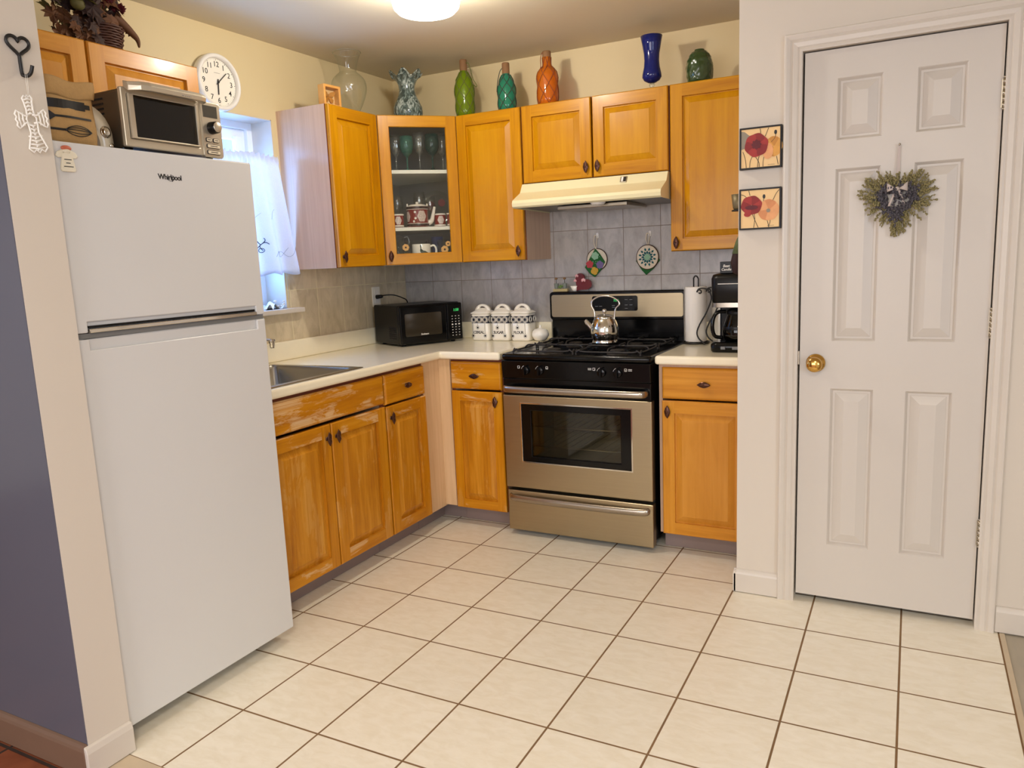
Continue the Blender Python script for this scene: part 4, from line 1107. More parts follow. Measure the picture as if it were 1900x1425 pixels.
# green pot
t = thing('ceramic_pot', 'small dark green textured ceramic jar above the cabinet next to the pier', 'jar', (1.226, 0.622, CTZ+0.001))
pp = [(0.0, 0.001), (0.048, 0.0), (0.055, 0.006), (0.059, 0.035), (0.060, 0.07), (0.056, 0.10), (0.046, 0.125), (0.034, 0.138), (0.024, 0.141), (0.022, 0.148), (0.0, 0.149)]
ppf = []
for (a, b), (c, d) in zip(pp[:-1], pp[1:]):
    for q in range(5): ppf.append((a+(c-a)*q/5, b+(d-b)*q/5))
ppf.append(pp[-1])
def lump(r, h, a, j):
    k = mnoise.noise(Vector((math.cos(a)*4.5, math.sin(a)*4.5, h*75)))
    return (r*(1+0.07*k) if 0.01 < h < 0.14 else r, h)
MB().lathe(ppf, (0, 0, 0), 64, wob=lump).build('pot_body', 'pot_glaze_green', t)
# swirl vase with ruffled rim
t = thing('vase', 'grey-green swirled glass vase with ruffled rim on the corner cabinet', 'vase', (-0.308, 0.505, CTZ+0.001))
ps = [(0.0, 0.002), (0.058, 0.0), (0.070, 0.010), (0.077, 0.038), (0.074, 0.068), (0.060, 0.100), (0.046, 0.128), (0.040, 0.155), (0.042, 0.180), (0.052, 0.205), (0.068, 0.226), (0.084, 0.236)]
psf = []
for (a, b), (c, d) in zip(ps[:-1], ps[1:]):
    for q in range(3): psf.append((a+(c-a)*q/3, b+(d-b)*q/3))
psf.append(ps[-1])
def ruffle(r, h, a, j):
    k = max(0.0, (h-0.170)/0.066)
    return (r*(1+0.10*k*math.cos(6*a+0.6)), h+0.016*k*k*math.cos(6*a+0.6))
MB().lathe(psf, (0, 0, 0), 72, wob=ruffle).build('vase_body', 'glass_swirl', t, solid=0.004)
# clear vase
t = thing('vase', 'large clear glass vase with flared neck behind the wooden butterfly box', 'vase', (-0.425, 0.166, CTZ+0.001))
pc = [(0.0, 0.002), (0.040, 0.0), (0.044, 0.006), (0.050, 0.020), (0.070, 0.060), (0.085, 0.105), (0.088, 0.135), (0.080, 0.165), (0.060, 0.187), (0.045, 0.200), (0.042, 0.208), (0.044, 0.225), (0.054, 0.262), (0.070, 0.296)]
psm = smooth_path([(a, 0, b) for a, b in pc], 3)
MB().lathe([(max(p.x, 0), p.z) for p in psm]+[(0.068, 0.296)], (0, 0, 0), 56).build('vase_body', 'glass_clear', t)
MB().lathe([(0.0, 0.004), (0.039, 0.003), (0.042, 0.008), (0.036, 0.012), (0.0, 0.013)], (0, 0, 0), 40).build('base', 'glass_crystal', t)
MB().tube([(0.070*math.cos(a), 0.070*math.sin(a), 0.296) for a in [2*PI*i/48 for i in range(48)]], 0.0014, 6, closed=True).build('rim', 'glass_crystal', t)
# butterfly box
t = thing('shadow_box', 'small wooden shadow box with orange butterfly on the cabinet beside the window', 'shadow box', (-0.375, -0.087, CTZ+0.001), PI/2-0.10)
fm = MB().slab([0, 0.012, 0.098, 0.110], [0, 0.012, 0.088, 0.100], lambda u, w: not (0.012 < u < 0.098 and 0.012 < w < 0.088), 'y', 0, 0.040)
fm.build('frame', 'frame_wood', t, bevel=0.0015)
MB().box(0.010, 0.100, 0.034, 0.039, 0.010, 0.090).build('backing', 'art_paper', t)
MB().box(0.011, 0.099, 0.004, 0.006, 0.011, 0.089).build('pane', 'glass_clear', t)
bf = MB()
for s_ in (-1, 1):
    up = [(0, 0.004), (0.010, 0.020), (0.030, 0.026), (0.034, 0.018), (0.026, 0.004), (0.012, -0.002)]
    lo = [(0, 0.0), (0.014, -0.003), (0.024, -0.012), (0.020, -0.026), (0.008, -0.022), (0.003, -0.010)]
    for poly in (up, lo):
        vs = [(0.055+s_*x*1.05, 0.028-0.010*x/0.034, 0.050+z*1.05) for x, z in poly]
        bf.add(vs+[(a, b+0.0008, c) for a, b, c in vs], [tuple(range(len(vs))), tuple(range(2*len(vs)-1, len(vs)-1, -1))])
bf.ball((0.055, 0.027, 0.050), 0.0022, (1, 1, 7), 8, 8)
bf.build('butterfly', 'butterfly_orange', t)
# basket with dried leaves
t = thing('leaf_basket', 'dark wicker basket spilling dried leaves and maroon flowers above refrigerator cabinet', 'flower arrangement', (-0.430, -1.178, 2.136))
wb = MB()
for k in range(11):
    z = 0.004+k*0.0082; r = 0.054+0.016*(k/10)**0.8
    pts = [((r+0.0022*math.cos(i*PI+k*PI))*math.cos(2*PI*i/26), (r+0.0022*math.cos(i*PI+k*PI))*math.sin(2*PI*i/26), z) for i in range(26)]
    wb.tube(pts, 0.0042, 6, closed=True)
wb.lathe([(0.0, 0.001), (0.046, 0.001), (0.058, 0.088)], (0, 0, 0), 26)
wb.build('basket', 'wicker', t)
def maple_leaf(mb, c, d, up, size, mi):
    """one dried lobed leaf: centre c, pointing along d, roughly facing up"""
    d = Vector(d).normalized(); up = Vector(up); w = d.cross(up).normalized(); n = w.cross(d)
    pr = [(0, -0.55), (0.18, -0.42), (0.48, -0.50), (0.42, -0.24), (0.80, -0.05), (0.56, 0.08), (0.62, 0.36), (0.30, 0.28), (0.22, 0.55), (0.10, 0.62), (0.0, 1.0)]
    pr = pr+[(-x, y) for x, y in pr[-2:0:-1]]
    vs = [tuple(Vector(c))]
    for x, y in pr:
        curl = 0.35*(x*x)+0.22*y*y*(1 if y > 0 else -0.4)
        vs.append(tuple(Vector(c)+size*(w*x+d*y-n*curl*0.7+n*random.uniform(-.06, .06))))
    n_ = len(pr)
    mb.add(vs, [(0, 1+i, 1+(i+1) % n_) for i in range(n_)], False, mi)
lf = MB(); random.seed(11)
for k in range(64):
    u = random.random()
    y = -0.190+0.225*u; z = random.uniform(0.055, 0.215)-0.03*(u < 0.3); x = random.uniform(-0.03, 0.085)
    if y > -0.075: z = max(z, 0.105)
    d = Vector((random.uniform(0.0, 0.5), (y+0.07)*6+random.uniform(-.6, .6), random.uniform(-0.9, 0.6)))
    maple_leaf(lf, (x, y, z), d, (1, random.uniform(-.3, .3), 0.5), random.uniform(0.032, 0.052), random.choice([0, 0, 1, 1, 1, 2]))
for k in range(22):
    maple_leaf(lf, (0.05+random.uniform(-.03, .03), -0.10+random.uniform(-.055, .045), 0.030+random.uniform(-0.012, 0.05)), (0.3, random.uniform(-1, .6), -0.9), (1, 0, 0.3), random.uniform(0.032, 0.048), random.choice([0, 0, 1]))
for k in range(10):
    maple_leaf(lf, (0.03, 0.045+0.006*k, 0.125-0.004*k), (0.3, 0.8, -0.6+random.uniform(-.3, .3)), (1, random.uniform(-.4, .4), 0.4), random.uniform(0.024, 0.036), random.choice([0, 1]))
lf.build('dried_leaves', ['leaf_brown', 'leaf_dark', 'leaf_olive'], t)
for (c, s_) in (((0.06, -0.02, 0.165), 0.038), ((0.05, 0.04, 0.150), 0.030)):
    fl = MB()
    for k in range(46):
        v = Vector((random.gauss(0.4, 1), random.gauss(0, 1), random.gauss(0.3, 1))).normalized(); p = Vector(c)+v*s_*0.55
        maple_leaf(fl, tuple(p), v+Vector((0, 0, 0.3)), v.orthogonal(), s_*0.42, 0)
    fl.build('dried_flower', 'flower_maroon', t)
for (c, s_) in (((0.055, -0.115, 0.130), 0.024), ((0.05, -0.18, 0.165), 0.020)):
    MB().ball(c, s_, (0.8, 1.0, 0.85), 18, 12).build('gourd', 'leaf_olive', t)
hn = MB(); hp_ = smooth_path([(0.03, 0.03, 0.13), (0.035, 0.060, 0.110), (0.04, 0.088, 0.088), (0.045, 0.108, 0.066), (0.045, 0.112, 0.040)], 6)
hn.tube(hp_, 0.01, 10, rr=[0.018*(1-i/(len(hp_)-1))**0.8+0.0025 for i in range(len(hp_))]); hn.build('horn_tip', 'leaf_brown', t)

# ================================================================== WALL CLOCK
t = thing('wall_clock', 'round white wall clock with black numerals above the window', 'clock', (XL+0.001, -0.494, 2.189), PI/2)
MB().lathe([(0.0, 0.0), (0.112, 0.0), (0.119, -0.006), (0.121, -0.028), (0.119, -0.038), (0.114, -0.043), (0.107, -0.043), (0.102, -0.038), (0.101, -0.026)], (0, 0, 0), 64, axis='y').build('case', 'plastic_white', t)
MB().lathe([(0.0, -0.024), (0.1015, -0.024)], (0, 0, 0), 64, axis='y').build('dial', 'ceramic_white', t)
nm = MB()
for h in range(1, 13):
    a = math.radians(90-30*h)
    text_mesh(nm, str(h), 0.032, M_face(0.076*math.cos(a), -0.0244, 0.076*math.sin(a)), bold=0.0001)
for q in range(60):
    a = math.radians(6*q); r0 = 0.0955 if q % 5 else 0.0935; hw = 0.0005 if q % 5 else 0.0013
    T = nm.T; nm.T = Matrix.Rotation(a, 4, 'Y'); nm.box(-hw, hw, -0.0248, -0.0243, r0, 0.0975); nm.T = T
nm.box(-0.016, 0.016, -0.0247, -0.0243, 0.0395, 0.0405)
nm.build('numerals', 'ink_black', t)
def hand(nm_, ang, ln, w, y):
    m = MB(); m.T = Matrix.Rotation(math.radians(ang), 4, 'Y')
    m.prism([(-w, -0.014), (w, -0.014), (w*0.8, ln), (-w*0.8, ln)], 'y', y-0.0006, y+0.0006); m.build(nm_, 'ink_black', t)
hand('hour_hand', 183, 0.052, 0.0030, -0.0275); hand('minute_hand', 47, 0.066, 0.0019, -0.0300)
MB().lathe([(0.0, -0.032), (0.004, -0.032), (0.005, -0.0265)], (0, 0, 0), 16, axis='y').build('hub', 'ink_black', t)

# ================================================================== CURTAIN AND SILL
ROD = 1.885
t = thing('curtain_rod', 'slim white rod carrying the short white curtain across the window', 'curtain rod', (XL+0.028, 0, ROD))
MB().cyl((0, -1.0, 0), (0, -0.185, 0), 0.005, 12).build('rod', 'trim_white', t)
rb = MB(); rb.box(-0.029, 0.004, -1.005, -0.995, -0.009, 0.009); rb.build('bracket', 'trim_white', t)
t = thing('cafe_curtain', 'white ruffled cafe curtain with embroidered hem hanging at the window', 'curtain')
def cur(u, v):
    # u along the width (0 = far left), v = 0 hem .. 1 top
    flare = (1-v)
    y = -0.95+(0.752+0.085*flare)*u
    ph = u*2*PI*6.5
    amp = 0.008+0.016*flare
    x = XL+0.052+amp*math.sin(ph)+0.008*math.sin(ph*0.37+1.0)+0.002*flare
    z = 1.350+(ROD+0.015-1.350)*v
    if v < 0.001: z += -0.014*abs(math.sin(u*PI*9))
    if v > 0.93:
        x = XL+0.050+0.009*math.sin(u*2*PI*26+v*9)*(1 if v > 0.965 else 0.5); z += 0.006*math.sin(u*2*PI*23)
    return (x, y, z)
cu = MB(); cu.grid(cur, 230, 34); cu.build('curtain_panel', 'curtain_cotton', t, solid=0.001)
def curp(y, z, off=0.003):
    v = (z-1.350)/(ROD+0.015-1.350); u = (y+0.95)/(0.752+0.085*(1-v))
    p = cur(u, v); return (p[0]+off, p[1], p[2])
for (yc, zc) in ((-0.340, 1.485), (-0.62, 1.485)):
    em = MB()
    for k in range(5):
        a0 = k*1.25
        pts = [curp(yc+0.026*math.cos(a0)*s_+0.009*math.sin(PI*s_)*math.sin(a0), zc+0.030*math.sin(a0)*s_+0.009*math.sin(PI*s_)*math.cos(a0)) for s_ in [i/8 for i in range(9)]]
        em.tube(pts, 0.0019, 5)
    em.tube([curp(yc+0.012*math.cos(a), zc-0.028+0.010*math.sin(a)) for a in [i*0.45 for i in range(15)]], 0.0016, 5)
    em.build('embroidery', 'ink_navy', t)
em = MB()
for yc in (-0.24, -0.20, -0.44):
    em.tube([curp(yc-0.05+0.10*s_, 1.425+0.02*math.sin(7*s_)+0.03*s_) for s_ in [i/12 for i in range(13)]], 0.0008, 5)
for q in range(7): em.tube([curp(-0.86+0.094*q+0.05*s_, 1.600+0.05*s_-0.02*(q % 2)) for s_ in [i/6 for i in range(7)]], 0.0006, 4)
em.build('embroidered_stems', 'ink_grey', t)
t = thing('lace_runner', 'white lace runner bunched on the window sill', 'lace', (XL-0.045, -0.36, 1.1725))
lc = MB(); random.seed(5)
def lace(u, v):
    return (-0.045+0.09*v+0.008*math.sin(u*40), -0.42+0.60*u, 0.012+0.020*math.sin(u*33+v*5)*math.sin(v*PI)+0.014*v*math.sin(u*71))
lc.grid(lambda u, v: (lace(u, v)[0], lace(u, v)[1], max(0.001, lace(u, v)[2])), 120, 8)
for k in range(90):
    u = random.random(); p = lace(u, random.random()); lc.ball((p[0], p[1], max(0.004, p[2])+random.uniform(0, 0.016)), random.uniform(0.003, 0.0065), (1.3, 1.6, 0.8), 6, 4)
lc.build('lace_cloth', 'plastic_white', t)

# ================================================================== WALL STUB: IRON HOOK, LACE CROSS; MAGNET ON THE FRIDGE
t = thing('iron_hook', 'black wrought-iron heart hook fixed to the end of the stub wall', 'hook', (SX, -1.845, 1.906), PI/2)
hp = []
for i in range(41):
    a = PI/2+2*PI*i/40
    hx = 16*math.sin(2*PI*i/40)**3; hz = 13*math.cos(2*PI*i/40)-5*math.cos(4*PI*i/40)-2*math.cos(6*PI*i/40)-math.cos(8*PI*i/40)
    hp.append((hx*0.00172, -0.006, hz*0.00160+0.026))
mb = MB().tube(hp[:-1], 0.0042, 8, closed=True)
mb.build('heart_loop', 'black_iron', t)
mb = MB(); mb.tube(smooth_path([(0, -0.006, 0.002), (0, -0.006, -0.02), (0.0005, -0.006, -0.036), (0.001, -0.009, -0.045), (0.005, -0.020, -0.047), (0.008, -0.030, -0.040), (0.010, -0.036, -0.024)], 6), 0.0046, 8)
mb.build('hook_arm', 'black_iron', t)
t = thing('lace_cross', 'white crocheted cross hanging on a thread from the iron heart hook', 'cross ornament', (SX+0.022, -1.846, 1.756), PI/2)
cr = MB()
def arm(mb, dx, dz, ln, w0, w1, mi=0):
    """one openwork arm: outline and lattice of threads"""
    d = Vector((dx, 0, dz)); s_ = Vector((-dz, 0, dx))
    tip = [(w1, 0.86), (w1*0.62, 0.98), (w1*0.30, 0.90), (0, 1.0), (-w1*0.30, 0.90), (-w1*0.62, 0.98), (-w1, 0.86)]
    out = [(w0, 0.08), (w0*0.8, 0.40), (w1*0.82, 0.72)]+tip+[(-w1*0.82, 0.72), (-w0*0.8, 0.40), (-w0, 0.08)]
    P = [d*(ln*t_)+s_*w for w, t_ in out]
    mb.tube([tuple(p) for p in P], 0.0026, 5)
    half = lambda t_: w0*(1-t_)+w1*t_ if t_ > 0.4 else w0*0.85
    n = int(ln/0.009)
    for k in range(1, n):
        t_ = k/n*0.9+0.05; h = half(t_)
        mb.tube([tuple(d*ln*t_+s_*h), tuple(d*ln*(t_+0.035)), tuple(d*ln*t_-s_*h)], 0.0024, 4)
        mb.tube([tuple(d*ln*t_+s_*h*0.6), tuple(d*ln*min(1, t_+0.09)-s_*h*0.2)], 0.0019, 4)
        mb.tube([tuple(d*ln*t_-s_*h*0.6), tuple(d*ln*min(1, t_+0.09)+s_*h*0.2)], 0.0019, 4)
arm(cr, 0, 1, 0.056, 0.009, 0.011); arm(cr, 0, -1, 0.080, 0.011, 0.021); arm(cr, 1, 0, 0.036, 0.010, 0.021); arm(cr, -1, 0, 0.036, 0.010, 0.021)
crr = cr.build('lace', 'lace_white', t)
crr.rotation_euler = (0.08, -0.13, -0.22)
mb = MB(); mb.tube([(0.0, 0.002, 0.056), (-0.002, -0.001, 0.106)], 0.0005, 4); mb.tube([(0.001, 0.0, 0.056), (0.002, -0.002, 0.106)], 0.0005, 4); mb.build('thread', 'lace_white', t)
t = thing('angel_magnet', 'small cream angel magnet with red hair on the freezer door corner', 'magnet', (FX+0.0008, -1.738, 1.680), PI/2)
mb = MB().prism([(-0.017, -0.038), (0.017, -0.038), (0.021, -0.033), (0.013, 0.010), (-0.012, 0.010), (-0.021, -0.033)], 'y', -0.007, 0); mb.build('dress', 'angel_white', t, bevel=0.002)
for s_ in (-1, 1):
    mb = MB().prism([(s_*0.008, 0.008), (s_*0.010, 0.020), (s_*0.026, 0.012), (s_*0.031, 0.002), (s_*0.024, -0.003), (s_*0.012, -0.002)], 'y', -0.005, 0); mb.build('wing', 'angel_white', t, bevel=0.002)
MB().ball((0, -0.004, 0.018), 0.010, (1.15, 0.5, 1.0), 14, 10).build('head', 'angel_white', t)
MB().ball((0, -0.005, 0.0225), 0.010, (1.5, 0.45, 0.7), 14, 10).build('hair', 'angel_red', t)
mb = MB()
for q, w in enumerate((0.010, 0.006, 0.013)): mb.box(-w, w, -0.0075, -0.0069, -0.008-q*0.009, -0.006-q*0.009)
mb.build('verse_lines', 'ink_black', t)
# burlap bag
t = thing('burlap_bag', 'tan burlap bag printed with rolling pin, spatula and whisk on refrigerator', 'bag', (0.106, -1.772, 1.7205), PI/2)
def bagf(u, v):
    bulge = 0.024*math.sin(PI*u)**0.5*math.sin(PI*min(1, v*1.25))**0.5
    wx = 0.150*u+0.006*math.sin(v*7)*(u-0.5)
    z = 0.160*v+ (0.010*math.sin(u*5+1) if v > 0.9 else 0)
    return (wx-0.004, -bulge*0.8+0.006*math.sin(u*9+v*4)*v*0.6, z)
bg_ = MB(); bg_.grid(bagf, 22, 18); bg_.grid(lambda u, v: (bagf(u, v)[0], 0.034+bagf(u, v)[1]*0.2, bagf(u, v)[2]), 22, 18)
for uu in (0, 1):
    bg_.grid(lambda u, v, uu=uu: (bagf(uu, v)[0], bagf(uu, v)[1]*(1-u)+(0.034+bagf(uu, v)[1]*0.2)*u, bagf(uu, v)[2]), 4, 18)
bg_.grid(lambda u, v: (bagf(u, 1)[0], bagf(u, 1)[1]*(1-v)+(0.034+bagf(u, 1)[1]*0.2)*v, bagf(u, 1)[2]-0.006*math.sin(PI*v)), 22, 4)
bg_.grid(lambda u, v: (bagf(u, 0)[0], bagf(u, 0)[1]*(1-v)+(0.034+bagf(u, 0)[1]*0.2)*v, 0.0005), 22, 4)
bg_.build('bag_cloth', 'burlap', t)
cf = MB(); cf.grid(lambda u, v: (bagf(u, 0.78+0.2*v)[0]*1.02, bagf(u, 0.78)[1]-0.004-0.004*math.sin(PI*v), 0.118+0.046*v+0.004*math.sin(u*8)), 22, 8)
cf.build('folded_cuff', 'burlap', t, solid=0.003)
pr_ = MB()
def on_bag(x, z): u = (x+0.004)/0.150; return bagf(max(0, min(1, u)), z/0.160)[1]-0.0022
def strip_(mb, pts, w):
    L_, R_ = [], []
    for i, p in enumerate(pts):
        q = w[i] if isinstance(w, (list, tuple)) else w
        L_.append((p[0], on_bag(*p), p[1]+q)); R_.append((p[0], on_bag(*p), p[1]-q))
    n = len(pts)
    mb.add(L_+R_, [(i, i+1, n+i+1, n+i) for i in range(n-1)])
lp_ = lambda a, b, n: [a+(b-a)*i/n for i in range(n+1)]
strip_(pr_, [(x, 0.098) for x in lp_(0.004, 0.112, 10)], 0.0115); strip_(pr_, [(x, 0.098) for x in lp_(0.112, 0.127, 4)], 0.006)
strip_(pr_, [(x, 0.0655) for x in lp_(0.022, 0.127, 10)], 0.0028); strip_(pr_, [(x, 0.0655) for x in lp_(0.004, 0.024, 4)], [0.013, 0.013, 0.011, 0.007, 0.0035])
strip_(pr_, [(x, 0.0330-0.0002*q) for q, x in enumerate(lp_(0.006, 0.050, 6))], 0.0030)
pr_.build('utensil_print', 'ink_black', t)
wk = MB()
for k in (-1, -0.5, 0.15, 0.6, 1):
    pts = [(0.048+0.078*s_, 0.0325+k*0.013*math.sin(PI*min(1, s_*1.02))**0.7) for s_ in [i/14 for i in range(15)]]
    wk.tube([(x, on_bag(x, z), z) for x, z in pts], 0.0011, 5)
wk.build('whisk_print', 'ink_black', t)

# ================================================================== DOOR WREATH, PICTURES
t = thing('heart_wreath', 'heart-shaped dried herb and lavender wreath hanging on the white door', 'wreath', (2.068, -0.058, 1.510))
def hcurve(s_, k=1.0):
    a = 2*PI*s_
    return (16*math.sin(a)**3*0.0040*k, (13*math.cos(a)-5*math.cos(2*a)-2*math.cos(3*a)-math.cos(4*a))*0.0040*k)
random.seed(3)
def sprig(mb, p0, d, ln, n, sz):
    d = Vector(d).normalized(); side = d.cross(Vector((0, 1, 0))).normalized()
    for k in range(n):
        q = Vector(p0)+d*ln*k/n+side*random.uniform(-1, 1)*0.006*(1-0.6*k/n)+Vector((0, random.uniform(-0.006, 0.006), 0))
        mb.ball(tuple(q), sz*random.uniform(0.7, 1.25), (random.uniform(.8, 1.3), 1, random.uniform(.9, 1.6)), 5, 4)
    mb.tube([tuple(p0), tuple(Vector(p0)+d*ln)], 0.0009, 4)
hb_ = MB()
for k in range(120):
    s_ = (k+random.random())/120; x, z = hcurve(s_, 1.0)
    r = Vector((x, 0, z+0.008)); out = r.normalized() if r.length > 1e-3 else Vector((0, 0, 1))
    d = out+Vector((random.uniform(-.5, .5), random.uniform(-.25, .1), random.uniform(-.5, .25)))
    if z > 0.03: d += Vector((math.copysign(0.45, x), 0, 0.25))
    if z < -0.03: d += Vector((0, 0, -0.5))
    sprig(hb_, (x*0.98, -0.014+random.uniform(-.006, .006), z*0.98), d, random.uniform(0.036, 0.068), 15, 0.0029)
hb_.build('herb_sprigs', 'herb_green', t)
lv = MB()
for k in range(100):
    s_ = (k+random.random())/100; x, z = hcurve(s_, random.uniform(0.70, 0.94))
    x2, z2 = hcurve(s_+0.03, 0.86)
    d = Vector((x2-x, random.uniform(-.01, .01), z2-z))+Vector((random.uniform(-.02, .02), 0, random.uniform(-.02, .02)))
    sprig(lv, (x, -0.020+random.uniform(-.006, .006), z), d, random.uniform(0.022, 0.04), 9, 0.0036)
lv.build('lavender_sprigs', 'lavender', t)
rb = MB()
rb.add([(-0.007, -0.004, 0.045), (0.007, -0.004, 0.045), (0.0055, -0.004, 0.180), (-0.002, -0.004, 0.180)], [(0, 1, 2, 3)])
for s_ in (-1, 1):
    rb.grid(lambda u, v, s_=s_: (s_*(0.004+0.028*u), -0.030-0.007*math.sin(PI*u), 0.036+0.016*u*(v-0.5)*2+0.006*u), 8, 4)
    rb.grid(lambda u, v, s_=s_: (s_*(0.004+0.02*u)+0.007*(v-0.5), -0.030, 0.034-0.055*u), 6, 2)
rb.ball((0, -0.032, 0.036), 0.007)
rb.build('ribbon', 'ribbon_grey', t, solid=0.0008)
mb = MB().cyl((0.002, 0.007, 0.181), (0.002, -0.008, 0.183), 0.002, 8).ball((0.002, -0.009, 0.1835), 0.0038, seg=10, rings=6)
mb.build('nail', 'nickel', t)

def petal_flower(mb, c, r, n, mi, y, ecc=1.0, rot=0.0, gap=0.82, mi2=None):
    for k in range(n):
        a = 2*PI*k/n+rot; d = (math.cos(a), math.sin(a)); s_ = (-d[1], d[0]); pts = []
        hw = r*math.sin(PI/n)*1.25*gap
        for i in range(13):
            q = PI*i/12-PI/2
            pts.append((0.62*r+0.40*r*math.cos(q)*(1+0.05*math.cos(5*q)), hw*math.sin(q)*1.05))
        pts = [(0.04*r, -0.15*hw)]+pts+[(0.04*r, 0.15*hw)]
        mb.prism([(c[0]+(u*d[0]+w*s_[0]), c[1]+(u*d[1]+w*s_[1])*ecc) for u, w in pts], 'y', y-0.00012*k-0.0003, y+0.0002, mi=mi if (mi2 is None or k % 2 == 0) else mi2)
def picture(label, zc, design):
    t = thing('flower_picture', label, 'picture', (1.618, -0.0615, zc), 0, 'poppy pictures on the pier')
    S_ = 0.074
    f = MB().slab([-S_, -S_+0.006, S_-0.006, S_], [-S_, -S_+0.006, S_-0.006, S_], lambda u, w: not (abs(u) < S_-0.006 and abs(w) < S_-0.006), 'y', -0.020, 0)
    f.build('frame', 'frame_black', t, bevel=0.001)
    MB().box(-S_+0.005, S_-0.005, -0.0175, -0.001, -S_+0.005, S_-0.005).build('canvas', 'art_paper', t)
    m = MB(); design(m)
    m.build('painted_flowers', ['poppy_red', 'poppy_wine', 'poppy_gold', 'poppy_peach', 'poppy_grey', 'ink_black', 'poppy_deep', 'peach_deep', 'gold_deep'], t)
def stem_(m, pts, r=0.0010, y=-0.0178):
    m.tube(smooth_path([(x, y, z) for x, z in pts], 5), r, 5, mi=5)
def pic_a(m):
    stem_(m, [(-0.062, -0.010), (-0.054, -0.035), (-0.050, -0.067)]); stem_(m, [(-0.028, -0.028), (-0.036, -0.045), (-0.038, -0.067)])
    stem_(m, [(-0.018, -0.030), (-0.006, -0.05), (-0.004, -0.067)]); stem_(m, [(-0.004, -0.026), (-0.008, -0.045), (-0.010, -0.067)])
    stem_(m, [(0.016, -0.02), (0.010, -0.045), (0.009, -0.067)]); stem_(m, [(0.056, -0.035), (0.062, -0.064)])
    stem_(m, [(-0.004, 0.03), (0.0, 0.052), (-0.002, 0.067)]); stem_(m, [(0.016, 0.038), (0.028, 0.067)]); stem_(m, [(0.036, 0.015), (0.050, 0.03), (0.052, 0.045)])
    m.prism([(0.052+0.005*math.cos(a), 0.049+0.008*math.sin(a)) for a in [PI*i/6 for i in range(12)]], 'y', -0.0182, -0.0174, mi=5)
    m.prism([(-0.068, 0.062), (-0.056, 0.060), (-0.040, 0.046), (-0.030, 0.046), (-0.034, 0.028), (-0.050, 0.024), (-0.052, 0.002), (-0.068, -0.002)], 'y', -0.0180, -0.0174, mi=4)
    petal_flower(m, (0.046, 0.0), 0.030, 5, 2, -0.0180, 1.15, 0.5, 0.9, 8); petal_flower(m, (0.026, -0.014), 0.018, 4, 3, -0.0190, 1.5, 0.2)
    petal_flower(m, (-0.014, 0.010), 0.041, 6, 0, -0.0198, 1.0, 0.3, 0.86, 6); petal_flower(m, (-0.014, 0.012), 0.017, 8, 1, -0.0212, 1.0, 0.0, 0.6)
    m.box(0.026, 0.050, -0.0178, -0.0174, -0.0625, -0.0615, mi=5)
def pic_b(m):
    stem_(m, [(-0.030, -0.008), (-0.020, -0.035), (-0.006, -0.067)]); stem_(m, [(-0.022, -0.010), (-0.018, -0.035), (-0.022, -0.067)])
    stem_(m, [(0.022, -0.03), (0.028, -0.05), (0.032, -0.067)]); stem_(m, [(0.036, -0.03), (0.036, -0.05), (0.030, -0.067)])
    stem_(m, [(-0.036, 0.05), (-0.04, 0.067)]); stem_(m, [(-0.045, 0.040), (-0.056, 0.050), (-0.068, 0.055)]); stem_(m, [(0.044, 0.025), (0.056, 0.05), (0.067, 0.064)]); stem_(m, [(0.012, 0.016), (0.013, 0.035)])
    m.prism([(0.014+0.005*math.cos(a), 0.043+0.008*math.sin(a)) for a in [PI*i/6 for i in range(12)]], 'y', -0.0182, -0.0174, mi=5)
    petal_flower(m, (0.030, -0.006), 0.037, 5, 3, -0.0184, 1.0, 0.25, 0.88, 7); petal_flower(m, (0.030, -0.008), 0.007, 7, 4, -0.0200, 1.0, 0.0)
    petal_flower(m, (-0.030, 0.014), 0.037, 6, 0, -0.0192, 0.92, 0.2, 0.88, 6); petal_flower(m, (-0.030, 0.006), 0.022, 4, 1, -0.0206, 0.35, 0.0, 0.8); petal_flower(m, (-0.044, -0.018), 0.012, 4, 0, -0.0208, 0.7)
    m.box(0.026, 0.050, -0.0178, -0.0174, -0.0625, -0.0615, mi=5)
picture('square black-framed picture of one large red poppy, upper of two on pier', 1.727, pic_a)
picture('square black-framed picture of red and peach poppies, lower of two on pier', 1.510, pic_b)

